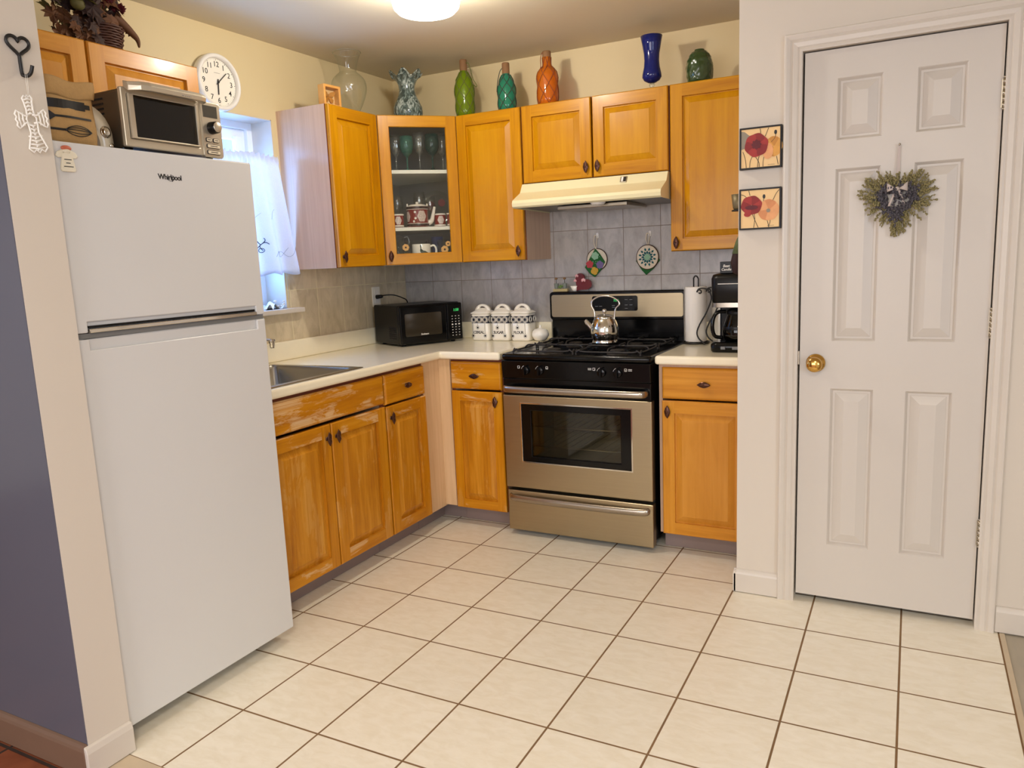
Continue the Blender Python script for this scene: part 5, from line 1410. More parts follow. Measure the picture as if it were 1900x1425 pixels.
# ================================================================== COUNTER THINGS
CZ = CT1+0.0006
def rr3(w, d, r, z, seg=4): return [(a, b, z) for a, b in rrect(-w, w, -d, d, r, seg)]
def canister(x, word, label):
    t = thing('canister', label, 'canister', (x, 0.742, CZ), 0, 'lettered kitchen canisters')
    W, D = 0.0565, 0.050
    b = MB().loft([rr3(W-0.008, D-0.008, 0.012, 0.0), rr3(W-0.002, D-0.002, 0.016, 0.004), rr3(W, D, 0.018, 0.014), rr3(W, D, 0.018, 0.146), rr3(W-0.003, D-0.003, 0.016, 0.150)])
    b.build('jar', 'ceramic_white', t)
    bd = MB().loft([rr3(W+0.0005, D+0.0005, 0.018, 0.098), rr3(W+0.0005, D+0.0005, 0.018, 0.140)], cap=False)
    bdo = bd.build('pattern_band', 'ink_navy', t)
    m = MB(); y = -D-0.001
    for q in (-0.036, 0.0, 0.036):
        for r, w in ((0.0155, 0.0015), (0.0100, 0.0014)):
            m.tube([(q+r*math.cos(a), y, 0.119+r*math.sin(a)) for a in [2*PI*i/20 for i in range(20)]], w, 5, closed=True)
        m.tube([(q+0.0165, y, 0.133), (q+0.0180, y, 0.119), (q+0.0165, y, 0.105)], 0.0010, 4)
    for q in (-0.026, 0.026):
        for r in (0.0165, 0.0105):
            m.tube([(W+0.001, q+r*math.cos(a), 0.119+r*math.sin(a)) for a in [2*PI*i/20 for i in range(20)]], 0.0016, 5, closed=True)
    m.box(-W+0.012, W-0.012, y, y+0.001, 0.0995, 0.1010); m.box(-W+0.012, W-0.012, y, y+0.001, 0.1372, 0.1387)
    m.build('band_rings', 'ceramic_white', bdo)
    k = MB()
    for (q, z) in ((-0.012, 0.074), (0.034, 0.028), (-0.043, 0.028)):
        k.tube([(q+0.0098*math.cos(a), -D-0.0002, z+0.0105*math.sin(a)) for a in [2*PI*i/18 for i in range(18)]], 0.0007, 4, closed=True)
        k.lathe([(0.0, -D-0.0008), (0.0058, -D-0.0006), (0.0060, -D+0.001)], (q, 0, z), 14, axis='y')
        k.tube([(q, -D-0.0002, z+0.0105), (q, -D-0.0002, 0.098)], 0.0008, 4)
    text_mesh(k, word, 0.0215, M_face(-0.006, -D-0.0004, 0.047), bold=0.0004, spacing=0.9)
    k.build('lettering', 'ink_black', t)
    l = MB().loft([rr3(W-0.004, D-0.004, 0.016, 0.150), rr3(W+0.005, D+0.005, 0.02, 0.153), rr3(W+0.005, D+0.005, 0.02, 0.157), rr3(W*0.86, D*0.80, 0.02, 0.166), rr3(W*0.55, D*0.45, 0.02, 0.176), rr3(W*0.3, D*0.2, 0.008, 0.180)])
    ld = l.build('lid', 'ceramic_white', t)
    g = MB(); n = 24
    ou = [(0.049*math.cos(PI*i/n), 0.158+0.046*math.sin(PI*i/n)) for i in range(n+1)]
    inn_ = [(0.0185*math.cos(PI*i/n), 0.1815+0.0105*math.sin(PI*i/n)) for i in range(n+1)]
    vs = [(x, y, z) for y in (-0.012, 0.012) for x, z in ou]+[(x, y, z) for y in (-0.012, 0.012) for x, z in inn_]
    N = n+1
    fs = []
    for i in range(n):
        fs += [(i, i+1, N+i+1, N+i), (2*N+i, 2*N+i+1, 3*N+i+1, 3*N+i), (i, i+1, 2*N+i+1, 2*N+i), (N+i, N+i+1, 3*N+i+1, 3*N+i)]
    fs += [(0, 2*N, 3*N, N), (n, 2*N+n, 3*N+n, N+n)]
    g.add(vs, fs, True)
    g.box(-0.0184, 0.0184, -0.012, 0.012, 0.166, 0.1815)
    g.build('lid_handle', 'ceramic_white', ld)
    return t
canister(-0.040, 'CEREAL', 'white canister lettered CEREAL, nearest the microwave')
canister(0.087, 'SUGAR', 'white canister lettered SUGAR, middle of three')
canister(0.213, 'FLOUR', 'white canister lettered FLOUR, next to the round garlic pot')
t = thing('garlic_pot', 'small round white ceramic garlic pot beside the stove', 'pot', (0.3215, 0.730, CZ))
MB().lathe([(0.0, 0.001), (0.022, 0.0), (0.036, 0.008), (0.0465, 0.028), (0.0470, 0.038), (0.042, 0.054), (0.031, 0.064), (0.014, 0.069), (0.007, 0.072), (0.0065, 0.082), (0.008, 0.086), (0.0, 0.087)], (0, 0, 0), 32).build('pot_body', 'ceramic_white', t)

# kettle
t = thing('kettle', 'shiny stainless kettle with arched handle standing on the stove', 'kettle', (0.795, 0.470, 0.9450))
kp = [(0.0, 0.002), (0.058, 0.0), (0.063, 0.004), (0.062, 0.010), (0.060, 0.013), (0.066, 0.030), (0.0685, 0.055), (0.066, 0.080), (0.058, 0.102), (0.050, 0.116), (0.049, 0.120)]
MB().lathe([(p.x, p.z) for p in smooth_path([(a, 0, b) for a, b in kp], 3)], (0, 0, 0), 48).build('body', 'chrome', t)
ld = MB().lathe([(0.050, 0.119), (0.051, 0.123), (0.046, 0.128), (0.030, 0.134), (0.012, 0.137), (0.0, 0.138)], (0, 0, 0), 40).build('lid', 'chrome', t)
MB().lathe([(0.005, 0.136), (0.005, 0.142), (0.011, 0.148), (0.012, 0.155), (0.009, 0.162), (0.0, 0.165)], (0, 0, 0), 24).build('lid_knob', 'chrome', ld)
sp = MB(); ph = smooth_path([(-0.055, -0.004, 0.060), (-0.078, -0.008, 0.084), (-0.096, -0.010, 0.110)], 5)
sp.tube(ph, 0.012, 14, rr=[0.020-0.012*i/(len(ph)-1) for i in range(len(ph))]); sp.build('spout', 'chrome', t)
hn = MB(); hn.tube(smooth_path([(-0.050, 0, 0.108), (-0.052, 0, 0.150), (-0.066, 0, 0.180), (-0.060, 0, 0.205), (-0.030, 0, 0.222), (0.0, 0, 0.226), (0.035, 0, 0.222), (0.068, 0, 0.205), (0.078, 0, 0.185), (0.060, 0, 0.165), (0.053, 0, 0.140), (0.050, 0, 0.108)], 6), 0.0042, 10)
hn.build('handle', 'kettle_steel', t)

# heart plaque, figurine and dish on the stove's backguard
BGZ = 1.1806
t = thing('heart_plaque', 'glossy red heart plaque with pink blossoms standing on the stove back', 'ornament', (0.545, 0.806, BGZ+0.052))
hs = []
for i in range(60):
    a = 2*PI*i/60; x = 16*math.sin(a)**3; z = 13*math.cos(a)-5*math.cos(2*a)-2*math.cos(3*a)-math.cos(4*a)
    c_, s_ = math.cos(0.70), math.sin(0.70)
    hs.append(((x*c_+z*s_)*0.0033*0.98, (-x*s_+z*c_)*0.0033))
zmin = min(p[1] for p in hs); hs = [(x, z-zmin-0.0515) for x, z in hs]
MB().prism(hs, 'y', 0.0, 0.016, smooth=True).build('heart', 'heart_red', t, bevel=0.003)
m = MB()
for (x, z, k) in ((-0.030, 0.034, 0.8), (-0.040, 0.008, 0.7), (0.008, 0.010, 1.0)):
    for q in range(3): m.ball((x+(q-1)*0.007*k, -0.0012, z-abs(q-1)*0.004), 0.0068*k, (0.8, 0.35, 1.3), 8, 6)
m.build('blossoms', plain('blossom_pink', (226, 168, 170), 0.5), t)
t = thing('figurine', 'tiny garden figurine with two sprouting planters beside the red heart', 'figurine', (0.424, 0.800, BGZ))
MB().box(-0.044, 0.042, -0.016, 0.016, 0, 0.016).build('base', plain('figurine_base', (166, 150, 104), 0.6, var=0.25, vscale=90), t, bevel=0.003)
for x in (-0.028, 0.022):
    p = MB().lathe([(0.010, 0.0162), (0.013, 0.044), (0.011, 0.046), (0.0, 0.046)], (x, 0, 0), 14); p.build('planter', plain('planter_grey', (110, 116, 108), 0.6, var=0.2) if 'planter_grey' not in MATS else 'planter_grey', t)
    s = MB().cyl((x, 0, 0.045), (x-0.001, 0, 0.066), 0.0018, 8); s.build('stem', 'twine_dark', t)
    MB().ball((x-0.001, 0, 0.071), 0.0085, (1.1, 0.9, 0.7), 12, 8).build('blossom', plain('blossom_brown', (130, 96, 60), 0.7, var=0.3, vscale=100) if 'blossom_brown' not in MATS else 'blossom_brown', t)
m = MB()
for q in range(9): m.ball((-0.012+0.0028*q, random.uniform(-.006, .004), 0.022+random.uniform(0, 0.014)), 0.006, seg=8, rings=6)
m.build('bush', plain('bush_green', (104, 130, 70), 0.8, var=0.3, vscale=80), t)
t = thing('small_dish', 'small white dish half hidden behind the red heart', 'dish', (0.496, 0.822, BGZ))
MB().lathe([(0.0, 0.002), (0.012, 0.0), (0.014, 0.004), (0.026, 0.028), (0.024, 0.029), (0.012, 0.007), (0.0, 0.006)], (0, 0, 0), 24).build('dish_body', 'ceramic_white', t)

# pot holders on the tiles
def wall_hook(x, z, label):
    t = thing('wall_hook', label, 'hook', (x, YB-0.0062, z), 0, 'adhesive hooks on the tiles')
    MB().prism(rrect(-0.007, 0.007, -0.016, 0.012, 0.006), 'y', -0.003, 0).build('hook_plate', 'plastic_white', t)
    MB().tube(smooth_path([(0, -0.002, -0.006), (0, -0.010, -0.012), (0, -0.014, -0.008), (0, -0.014, 0.0)], 5), 0.0018, 8).build('hook_prong', 'plastic_white', t)
wall_hook(0.621, 1.474, 'small white wall hook holding the green flowered pot holder')
wall_hook(0.911, 1.470, 'small white wall hook holding the teal starburst pot holder')
def loop_(z0, z1): return smooth_path([(0, -0.008, z0), (-0.008, -0.010, (z0+z1)/2), (-0.004, -0.012, z1-0.006), (0.002, -0.0135, z1), (0.010, -0.012, z1-0.010), (0.008, -0.010, (z0+z1)/2), (0.002, -0.008, z0)], 5)
t = thing('pot_holder', 'green quilted pot holder with flower patches hanging above the red heart', 'pot holder', (0.612, YB-0.0062, 1.336))
MB().prism([(0.056*math.cos(2*PI*i/40)+0.006, 0.056*math.sin(2*PI*i/40)+0.010) for i in range(40)], 'y', -0.010, -0.002, smooth=True).build('backing', 'felt_cream', t, bevel=0.002)
b = MB(); b.tube([(0.057*math.cos(2*PI*i/40)+0.006, -0.006, 0.057*math.sin(2*PI*i/40)+0.010) for i in range(40)], 0.003, 6, closed=True)
b.build('binding', 'felt_brown', t)
dia = [(0.0, 0.068), (0.026, 0.038), (0.054, -0.004), (0.030, -0.046), (-0.006, -0.084), (-0.036, -0.062), (-0.062, -0.030), (-0.030, 0.022)]
MB().prism(dia, 'y', -0.018, -0.008).build('diamond_patch', 'felt_green', t, bevel=0.003)
for (x, z, mt, n) in ((0.000, 0.030, 'felt_mint', 6), (-0.032, -0.014, 'felt_red', 5), (0.026, -0.018, 'felt_violet', 5), (-0.005, -0.050, 'felt_yellow', 4)):
    m = MB(); petal_flower(m, (x, z), 0.021, n, 0, -0.0188, 1.0, 0.3, 0.62); m.build('flower_patch', mt, t)
m = MB()
for k in range(26):
    a = random.random(); 
    m.ball((random.uniform(-0.03, 0.028), -0.0182, random.uniform(-0.05, 0.035)), 0.0022, (1, .4, 1), 6, 4)
m.build('leaf_stitches', 'felt_mint', t)
MB().tube(loop_(0.066, 0.138), 0.0022, 6).build('hanging_loop', 'felt_cream', t)
t = thing('pot_holder', 'round cream pot holder with teal starburst hanging above the stove panel', 'pot holder', (0.900, YB-0.0062, 1.338))
MB().prism([(-0.064, -0.008), (-0.030, 0.036), (0.034, 0.036), (0.064, -0.008), (0.030, -0.050), (-0.010, -0.082), (-0.034, -0.056)], 'y', -0.010, -0.002).build('backing', 'felt_green', t, bevel=0.002)
MB().prism([(0.057*math.cos(2*PI*i/40), 0.061*math.sin(2*PI*i/40)+0.010) for i in range(40)], 'y', -0.017, -0.009, smooth=True).build('round_patch', 'felt_cream', t, bevel=0.002)
b = MB(); b.tube([(0.058*math.cos(2*PI*i/40), -0.013, 0.062*math.sin(2*PI*i/40)+0.010) for i in range(40)], 0.0028, 6, closed=True)
b.build('binding', 'felt_brown', t)
m = MB()
for k in range(12):
    a = 2*PI*k/12
    for (r0, r1, w) in ((0.012, 0.034, 0.0062), (0.030, 0.049, 0.0058)):
        aa = a+(PI/12 if r0 > 0.02 else 0); d = (math.cos(aa), math.sin(aa)); s_ = (-d[1], d[0])
        m.prism([(d[0]*r0, d[1]*r0+0.010), (d[0]*(r0+r1)/2+s_[0]*w, d[1]*(r0+r1)/2+s_[1]*w+0.010), (d[0]*r1, d[1]*r1+0.010), (d[0]*(r0+r1)/2-s_[0]*w, d[1]*(r0+r1)/2-s_[1]*w+0.010)], 'y', -0.0182, -0.0165)
m.build('starburst', 'felt_teal', t)
m = MB(); petal_flower(m, (0, 0.010), 0.016, 8, 0, -0.0188); m.build('star_centre', 'felt_mint', t)
MB().tube(loop_(0.070, 0.132), 0.0022, 6).build('hanging_loop', 'felt_cream', t)

# paper towels
t = thing('paper_towel_holder', 'black scrolled iron paper towel holder on counter beside the stove', 'paper towel holder', (1.188, 0.690, CZ))
m = MB(); m.tube([(0.062*math.cos(2*PI*i/32), 0.062*math.sin(2*PI*i/32), 0.006) for i in range(32)], 0.0045, 8, closed=True)
for k in range(3): m.tube([(0, 0, 0.006), (0.062*math.cos(2*PI*k/3), 0.062*math.sin(2*PI*k/3), 0.006)], 0.004, 8)
m.build('base', 'black_iron', t)
m = MB(); m.tube(smooth_path([(-0.010, 0, 0.006), (-0.010, 0, 0.29), (-0.010, 0, 0.318), (0.0, 0, 0.330), (0.012, 0, 0.318), (0.013, 0, 0.29), (0.013, 0, 0.05)], 5), 0.0036, 8); m.build('upright_loop', 'black_iron', t)
for dx, dy in ((0.0, -0.030), (0.030, 0.008)):
    m = MB()
    sc0 = [(0.034+dx*0, dy, 0.215), (0.026, dy, 0.226), (0.014, dy, 0.238), (0.008, dy, 0.252), (0.016, dy, 0.266), (0.034, dy, 0.270), (0.058, dy, 0.262), (0.074, dy, 0.236), (0.072, dy, 0.205), (0.050, dy, 0.150), (0.022, dy, 0.100), (0.008, dy, 0.060), (0.016, dy, 0.030), (0.040, dy, 0.008), (0.046, dy, 0.002)]
    spir = [(0.020+0.012*math.cos(a)*(1-a/9), dy, 0.250+0.014*math.sin(a)*(1-a/9)) for a in [i*0.45 for i in range(12)]]
    pts = [(0.016+x*1.02+dx, -0.045+y if dx == 0 else y-0.02, z+0.003) for x, y, z in sc0[3:]]
    head = []
    x0, y0, z0 = pts[0]
    for i in range(14, -1, -1):
        a = PI+i*0.42; r = 0.013*(1-i/19)
        head.append((x0+0.013+r*math.cos(-a+2*PI), y0, z0+r*math.sin(-a+2*PI)))
    m.tube(smooth_path(head[:-1]+pts, 4), 0.0036, 8)
    m.build('scroll', 'black_iron', t)
t = thing('paper_towel_roll', 'white paper towel roll standing on the iron holder', 'paper towel roll', (1.188, 0.690, CZ+0.012))
m = MB().lathe([(0.020, 0.0), (0.050, 0.0), (0.0515, 0.003), (0.0515, 0.263), (0.050, 0.266), (0.020, 0.266), (0.020, 0.0)], (0, 0, 0), 40)
m.build('roll', 'paper_white', t)
m = MB(); m.grid(lambda u, v: (-0.0525-0.004*u, -0.02+0.03*u+0.002*math.sin(v*9), 0.002+0.262*v), 4, 10); m.build('loose_sheet', 'paper_white', t, solid=0.0006)
t = thing('white_crock', 'white lidded crock behind the coffee maker and paper towels', 'crock', (1.287, 0.782, CZ))
MB().lathe([(0.0, 0.001), (0.034, 0.0), (0.040, 0.008), (0.043, 0.05), (0.043, 0.24), (0.039, 0.262), (0.037, 0.270)], (0, 0, 0), 32).build('jar', 'ceramic_white', t)
MB().lathe([(0.042, 0.270), (0.043, 0.274), (0.040, 0.284), (0.026, 0.296), (0.010, 0.300), (0.012, 0.312), (0.0, 0.316)], (0, 0, 0), 32).build('lid', 'ceramic_white', t)
# coffee maker
t = thing('coffee_maker', 'black drip coffee maker with glass carafe tucked beside the white pier', 'coffee maker', (1.428, 0.460, CZ))
CW_, = (0.096,)
def cmr(w, y0, y1, z, r=0.03): return [(a, b, z) for a, b in rrect(-w, w, y0, y1, r, 5)]
MB().loft([cmr(0.090, -0.10, 0.12, 0.0), cmr(0.096, -0.108, 0.12, 0.006), cmr(0.096, -0.108, 0.12, 0.034), cmr(0.088, -0.098, 0.115, 0.046)]).build('base', 'black_gloss', t)
MB().box(-0.084, 0.084, 0.045, 0.115, 0.046, 0.20).build('water_tank', 'black_satin', t, bevel=0.01)
MB().loft([cmr(0.084, -0.080, 0.118, 0.196), cmr(0.088, -0.090, 0.12, 0.216), cmr(0.092, -0.098, 0.12, 0.225), cmr(0.094, -0.102, 0.12, 0.325), cmr(0.088, -0.094, 0.115, 0.342), cmr(0.070, -0.07, 0.10, 0.347)]).build('brew_head', 'black_satin', t)
MB().loft([cmr(0.0925, -0.0985, 0.10, 0.199), cmr(0.0925, -0.0985, 0.10, 0.219)], cap=False).build('steel_band', 'steel', t)
MB().box(-0.060, 0.085, -0.1030, -0.0985, 0.3005, 0.3035).build('nameplate', 'plastic_white', t)
for (a, b) in ((-0.046, -0.026), (0.004, 0.034)):
    MB().box(a, b, -0.1110, -0.1070, 0.014, 0.027).build('button', 'button_grey', t, bevel=0.001)
ca = MB().lathe([(0.0, 0.048), (0.052, 0.048), (0.062, 0.056), (0.066, 0.080), (0.064, 0.105), (0.052, 0.145), (0.044, 0.165)], (0.012, -0.030, 0), 40).build('carafe', 'glass_coffee', t)
MB().lathe([(0.046, 0.162), (0.050, 0.168), (0.048, 0.182), (0.030, 0.190), (0.0, 0.191)], (0.012, -0.030, 0), 32).build('carafe_lid', 'black_satin', ca)
MB().lathe([(0.0645, 0.097), (0.0655, 0.100), (0.063, 0.112)], (0.012, -0.030, 0), 32).build('carafe_band', 'black_satin', ca)
hm = MB(); flat = smooth_path([(-0.036, -0.050, 0.178), (-0.066, -0.064, 0.176), (-0.084, -0.072, 0.155), (-0.090, -0.075, 0.110), (-0.080, -0.070, 0.070), (-0.050, -0.056, 0.062)], 6)
hm.tube(flat, 0.0085, 10); hm.build('carafe_handle', 'black_gloss', ca)
t = thing('candle_box', 'small black box reading Best Candle on top of the coffee maker', 'box', (1.400, 0.405, CZ+0.3475))
MB().box(-0.027, 0.027, -0.026, 0.026, 0, 0.050).build('box', 'black_satin', t, bevel=0.001)
m = MB(); text_mesh(m, 'Best', 0.0165, M_face(0, -0.0264, 0.031), bold=0.0002, shear=0.2); text_mesh(m, 'Candle', 0.0150, M_face(0, -0.0264, 0.016), bold=0.0002, shear=0.2)
m.build('lettering', 'plastic_white', t)
# mitt and sconce cup on the pier's kitchen side
t = thing('oven_mitt', 'dark oven mitt with green patterned cuff hanging on the pier side', 'oven mitt', (1.5365, 0.10, 1.265))
def mitt(w0, w1, zz, th):
    rings = []
    for (y0, y1, z, th_) in zz: rings.append([(-th_*0.5+th_*0.5*math.cos(a), (y0+y1)/2+(y1-y0)/2*math.sin(a), z) for a in [2*PI*i/16 for i in range(16)]])
    return MB().loft(rings)
mitt(0, 0, [(-0.045, 0.040, 0.0, 0.030), (-0.062, 0.058, 0.012, 0.050), (-0.066, 0.062, 0.05, 0.058), (-0.064, 0.060, 0.085, 0.050)], 0).build('hand', plain('mitt_dark', (44, 20, 22), 0.8, var=0.2), t)
mitt(0, 0, [(-0.066, 0.062, 0.085, 0.052), (-0.066, 0.062, 0.13, 0.038), (-0.060, 0.056, 0.165, 0.020), (-0.052, 0.048, 0.182, 0.006)], 0).build('cuff', plain('mitt_pattern', (92, 104, 66), 0.8, var=0.7, vscale=45), t)
MB().box(-0.049, -0.046, -0.030, -0.012, 0.030, 0.052).build('tag', 'plastic_white', t)
t = thing('wall_cup', 'small dull metal cup mounted on the pier side above the mitt', 'cup', (1.5365, 0.100, 1.518))
MB().lathe([(0.0, 0.004), (0.017, 0.003), (0.022, 0.010), (0.0285, 0.062), (0.027, 0.062), (0.020, 0.010), (0.0, 0.008)], (-0.030, 0, 0), 24).build('cup_body', plain('dull_metal', (120, 108, 78), 0.45, metal=0.4, var=0.1), t)
MB().lathe([(0.0, -0.003), (0.026, -0.003), (0.027, 0.0), (0.024, 0.003), (0.0, 0.0035)], (-0.030, 0, 0), 24).build('saucer', 'black_iron', t)

# ================================================================== INSIDE THE CORNER CABINET
cR = Matrix.Rotation(PI/4, 3, 'Z')
def cw(s, d, z): v = cR @ Vector((s, d, 0)); return (-0.345+v.x, 0.250+v.y, z)
S1, S2, S0 = SH1+0.0095, SH2+0.0095, UZ0+0.0165
GOB = [(0.0, 0.001), (0.030, 0.0), (0.031, 0.002), (0.012, 0.006), (0.0042, 0.014), (0.0036, 0.045), (0.0048, 0.060), (0.0038, 0.074), (0.010, 0.082), (0.024, 0.098), (0.0315, 0.122), (0.0325, 0.150), (0.0295, 0.190), (0.0285, 0.190), (0.0310, 0.150), (0.0300, 0.122), (0.022, 0.100), (0.0, 0.086)]
def gob(name, s, d, z, label, gl, k=1.0, kr=1.0, prof=GOB, grp='stemware in the corner cabinet', cat='glass', cut=False):
    t = thing(name, label, cat, cw(s, d, z), PI/4, grp)
    prof = [(r*kr, h*k) for r, h in prof]
    i = next(q for q, (r, h) in enumerate(prof) if h >= 0.082*k) if prof is not GOB and len(prof) > 12 else 8
    wob = (lambda r, h, a, j: (r*(1+0.035*math.cos(10*a)) if h > 0.09 else r, h)) if cut else None
    MB().lathe(prof[:i+1], (0, 0, 0), 24).build('stem', gl, t)
    MB().lathe(prof[i:], (0, 0, 0), 40 if cut else 28, wob=wob).build('bowl', gl, t)
    return t
gob('goblet', 0.118, 0.115, S2, 'cut crystal goblet at the window end of the top shelf', 'glass_crystal', cut=True)
gob('goblet', 0.166, 0.055, S2, 'pale teal wine goblet on the top shelf of the corner cabinet', 'glass_goblet_teal', 0.92, 1.12)
gob('goblet', 0.238, 0.075, S2, 'cut crystal goblet in the middle of the top shelf between two teal goblets', 'glass_crystal', 1.04, 0.92, cut=True)
gob('goblet', 0.303, 0.055, S2, 'dark teal wine goblet on the top shelf of the corner cabinet', 'glass_goblet_dark', 0.98, 1.15)
gob('goblet', 0.372, 0.110, S2, 'cut crystal goblet at the stove end of the top shelf', 'glass_crystal', cut=True)
# middle shelf
gob('wine_glass', 0.112, 0.140, S1, 'clear wine glass behind the tea cup nearest the window', 'glass_clear', 0.92, 1.0)
gob('wine_glass', 0.240, 0.166, S1, 'clear wine glass directly behind the spout of the red teapot', 'glass_clear', 1.02, 1.0)
gob('wine_glass', 0.300, 0.176, S1, 'shorter clear wine glass above the teapot spout', 'glass_clear', 0.88, 0.9)
t = thing('teapot', 'red and white patterned china teapot on middle shelf of corner cabinet', 'teapot', cw(0.208, 0.075, S1), PI/4, None)
tb = [(0.0, 0.001), (0.050, 0.0), (0.053, 0.003), (0.054, 0.012), (0.052, 0.016), (0.052, 0.086), (0.054, 0.092), (0.053, 0.100), (0.046, 0.103)]
tb = [(r*1.1, h*1.08) for r, h in tb]
tbo = MB().lathe(tb, (0, 0, 0), 40).build('body', 'china_red', t)
for z in (0.011, 0.1015): MB().lathe([(0.0597, z-0.006), (0.0606, z-0.005), (0.0606, z+0.005), (0.0597, z+0.006)], (0, 0, 0), 40).build('rim_band', plain('band_dark', (52, 28, 26), 0.25, var=0.6, vscale=70) if 'band_dark' not in MATS else 'band_dark', tbo)
m = MB()
for z in (0.0190, 0.0930, 0.109): m.tube([(0.0588*math.cos(2*PI*i/40), 0.0588*math.sin(2*PI*i/40), z) for i in range(40)], 0.0016, 5, closed=True)
m.build('white_lines', 'china_white', tbo)
def medallion(r, z, a0, w, h, lob=6):
    m = MB(); c = (r*math.sin(a0), -r*math.cos(a0))
    n = 28; vs = [(c[0]*1.012, c[1]*1.012, z)]
    for i in range(n):
        q = 2*PI*i/n; k = 1+0.07*math.cos(lob*q); aa = a0+w*math.cos(q)*k/r
        vs.append((r*1.012*math.sin(aa), -r*1.012*math.cos(aa), z+h*math.sin(q)*k))
    m.add(vs, [(0, 1+i, 1+(i+1) % n) for i in range(n)], True)
    return m
mf = plain('china_flowers', (206, 186, 176), 0.3, var=0.5, vscale=140)
medallion(0.0578, 0.056, 0.22, 0.024, 0.030).build('medallion', mf, tbo)
medallion(0.0578, 0.056, -1.25, 0.018, 0.028).build('medallion', mf, tbo)
m = MB()
for (a_, z) in ((-0.42, 0.078), (-0.40, 0.046), (-0.55, 0.030)):
    medl = medallion(0.0578, z, a_, 0.006, 0.006, 5); m.add(medl.v, medl.f, True)
m.build('florets', 'china_white', tbo)
ldo = MB().lathe([(0.050, 0.111), (0.048, 0.115), (0.037, 0.120), (0.010, 0.122), (0.007, 0.126), (0.009, 0.132), (0.0, 0.135)], (0, 0, 0), 32).build('lid', 'china_white', t)
m = MB(); sp_ = smooth_path([(0.054, -0.004, 0.022), (0.073, -0.008, 0.032), (0.082, -0.010, 0.062), (0.093, -0.012, 0.106)], 5)
m.tube(sp_, 0.01, 12, rr=[0.016-0.009*i/(len(sp_)-1) for i in range(len(sp_))]); m.build('spout', 'china_white', t)
for s_ in (-1, 1):
    MB().box(s_*0.054-0.004, s_*0.054+0.004, -0.006, 0.006, 0.106, 0.124).build('handle_lug', 'china_white', t, bevel=0.002)
def cup(s, d, label):
    t = thing('tea_cup', label, 'cup', cw(s, d, S1), PI/4, 'red china tea cups')
    b = MB().lathe([(0.0, 0.003), (0.026, 0.0), (0.029, 0.002), (0.0315, 0.012), (0.033, 0.070), (0.0315, 0.070), (0.028, 0.010), (0.0, 0.008)], (0, 0, 0), 32).build('body', 'china_red', t)
    for z in (0.008, 0.066): MB().lathe([(0.0318 if z < .03 else 0.0334, z-0.004), (0.0325 if z < .03 else 0.0342, z), (0.0318 if z < .03 else 0.0336, z+0.004)], (0, 0, 0), 32).build('rim_band', 'china_white', b)
    medallion(0.0330, 0.036, -0.05, 0.017, 0.022).build('medallion', mf, b)
cup(0.096, 0.056, 'red china tea cup at the window end of the middle shelf')
cup(0.332, 0.088, 'red china tea cup beside the teapot spout')
cup(0.395, 0.046, 'red china tea cup against the stove end of the middle shelf')
t = thing('glass_plate', 'clear plate painted with red flowers leaning at the back of the middle shelf', 'plate', cw(0.350, 0.240, S1+0.104), PI/4)
MB().lathe([(0.0, 0.0), (0.070, -0.002), (0.100, -0.010), (0.101, -0.012), (0.070, -0.005), (0.0, -0.003)], (0, 0, 0), 40, axis='y').build('plate', 'glass_crystal', t)
m = MB()
for (x, z, r) in ((0.028, 0.035, 0.020), (-0.030, 0.028, 0.016), (-0.022, -0.004, 0.014), (-0.050, 0.005, 0.012)): petal_flower(m, (x, z), r, 5, 0, -0.013)
m.build('painted_flowers', plain('flower_print', (120, 44, 46), 0.6), t)
# bottom shelf
t = thing('mug', 'white mug with painted peacock on bottom shelf of corner cabinet', 'mug', cw(0.216, 0.066, S0), PI/4)
MB().lathe([(0.0, 0.002), (0.046, 0.0), (0.049, 0.004), (0.050, 0.012), (0.050, 0.090), (0.048, 0.092), (0.047, 0.012), (0.0, 0.008)], (0, 0, 0), 40).build('body', 'ceramic_white', t)
m = MB(); m.tube(smooth_path([(0.048, -0.010, 0.078), (0.066, -0.016, 0.082), (0.077, -0.020, 0.064), (0.075, -0.018, 0.040), (0.062, -0.014, 0.024), (0.048, -0.010, 0.022)], 5), 0.0058, 10); m.build('handle', 'ceramic_white', t)
def wrap(m, poly, r, mi=None):
    poly = [(x, z+0.008) for x, z in poly]
    vs = [(r*math.sin(x/r), -r*math.cos(x/r), z) for x, z in poly]
    c = (sum(p[0] for p in poly)/len(poly), sum(p[1] for p in poly)/len(poly))
    vs = [(r*math.sin(c[0]/r), -r*math.cos(c[0]/r), c[1])]+vs; n = len(poly)
    m.add(vs, [(0, 1+i, 1+(i+1) % n) for i in range(n)], True, mi)
m = MB(); r_ = 0.0507
wrap(m, [(-0.016, 0.076), (-0.012, 0.080), (-0.009, 0.076), (-0.010, 0.066), (-0.012, 0.058), (-0.006, 0.050), (0.004, 0.046), (0.002, 0.038), (-0.008, 0.034), (-0.016, 0.040), (-0.018, 0.050), (-0.015, 0.060), (-0.016, 0.070)], r_)
wrap(m, [(-0.004, 0.050), (0.012, 0.046), (0.026, 0.038), (0.036, 0.026), (0.030, 0.022), (0.012, 0.026), (-0.002, 0.034)], r_+0.0002)
m.tube([(r_*math.sin(x/r_), -r_*math.cos(x/r_), z) for x, z in ((-0.006, 0.036), (-0.007, 0.022))], 0.0008, 5)
m.tube([(r_*math.sin(x/r_), -r_*math.cos(x/r_), z) for x, z in ((-0.013, 0.080), (-0.013, 0.086))], 0.0008, 5)
m.build('painted_peacock', 'peacock_green', t)
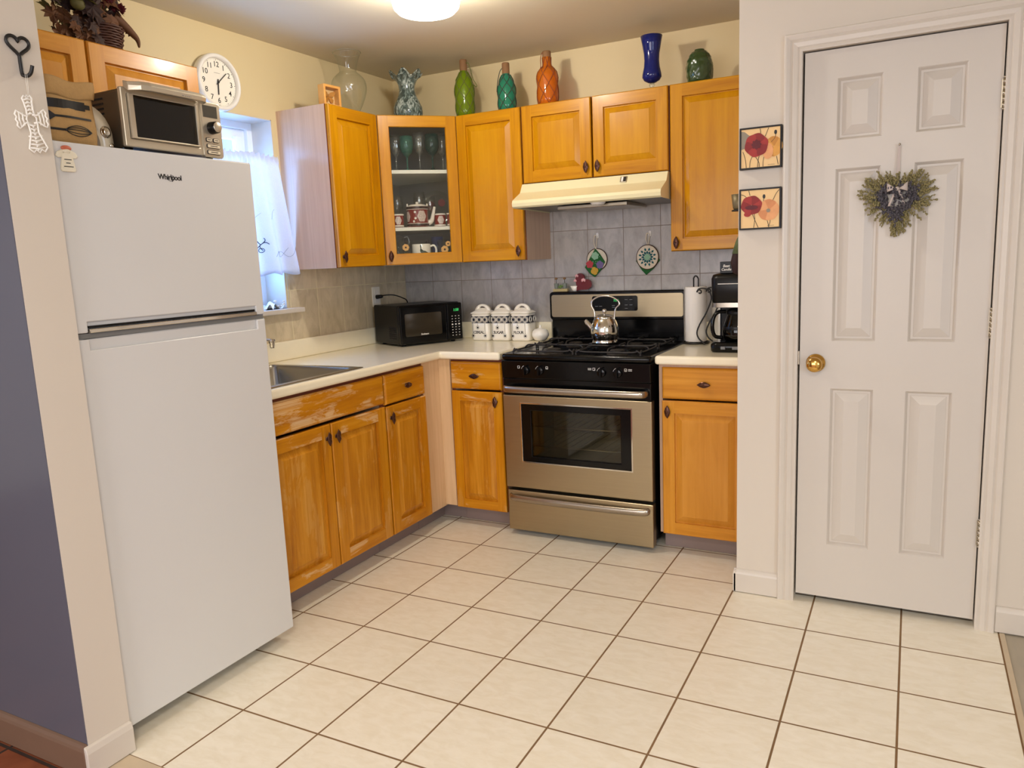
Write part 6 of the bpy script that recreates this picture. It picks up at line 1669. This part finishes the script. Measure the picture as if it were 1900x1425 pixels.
def daisy_glass(s, d, label, zf):
    t = thing('tumbler', label, 'glass', cw(s, d, S0), PI/4, 'daisy tumblers in the corner cabinet')
    MB().lathe([(0.0, 0.002), (0.028, 0.0), (0.030, 0.004), (0.036, 0.110), (0.0348, 0.110), (0.029, 0.010), (0.0, 0.008)], (0, 0, 0), 32).build('tumbler', 'glass_clear', t)
    for (x, z, r) in zf:
        m = MB(); petal_flower(m, (x, z), r, 7, 0, -0.0375); m.build('painted_daisy', 'daisy_yellow', t)
        q = MB(); q.lathe([(0.0, -0.0395), (r*0.28, -0.0390), (r*0.30, -0.037)], (x, 0, z), 12, axis='y'); q.build('daisy_centre', 'felt_brown', t)
        q = MB(); q.tube([(x, -0.036, z-r), (x+0.002, -0.034, 0.02)], 0.0012, 5); q.build('painted_stem', 'felt_green', t)
daisy_glass(0.126, 0.072, 'clear tumbler with one painted daisy beside the peacock mug', ((0.0, 0.076, 0.018),))
daisy_glass(0.338, 0.055, 'clear tumbler with two painted daisies by the mug handle', ((-0.004, 0.058, 0.020), (0.016, 0.088, 0.014)))
t = thing('blue_glass', 'tall blue drinking glass behind the daisy tumbler on the bottom shelf', 'glass', cw(0.322, 0.145, S0), PI/4)
MB().lathe([(0.0, 0.002), (0.028, 0.0), (0.030, 0.004), (0.034, 0.130), (0.0325, 0.130), (0.028, 0.010), (0.0, 0.008)], (0, 0, 0), 32).build('glass_wall', 'glass_blue', t)
t = thing('glass_mug', 'clear glass mug behind the daisy tumbler next to the cabinet handle', 'mug', cw(0.104, 0.152, S0), PI/4)
MB().lathe([(0.0, 0.002), (0.030, 0.0), (0.033, 0.004), (0.035, 0.135), (0.0335, 0.135), (0.031, 0.010), (0.0, 0.008)], (0, 0, 0), 32).build('mug_wall', 'glass_crystal', t)
m = MB(); m.tube(smooth_path([(0.030, -0.014, 0.130), (0.050, -0.02, 0.135), (0.058, -0.022, 0.115), (0.054, -0.02, 0.085), (0.032, -0.014, 0.075)], 5), 0.0035, 8); m.build('handle', 'glass_crystal', t)
t = thing('glass_bowl', 'clear glass bowl behind the peacock mug on the bottom shelf', 'bowl', cw(0.215, 0.185, S0), PI/4)
MB().lathe([(0.0, 0.003), (0.030, 0.0), (0.034, 0.004), (0.056, 0.060), (0.066, 0.115), (0.0645, 0.115), (0.054, 0.060), (0.030, 0.008), (0.0, 0.007)], (0, 0, 0), 36).build('bowl_wall', 'glass_crystal', t)
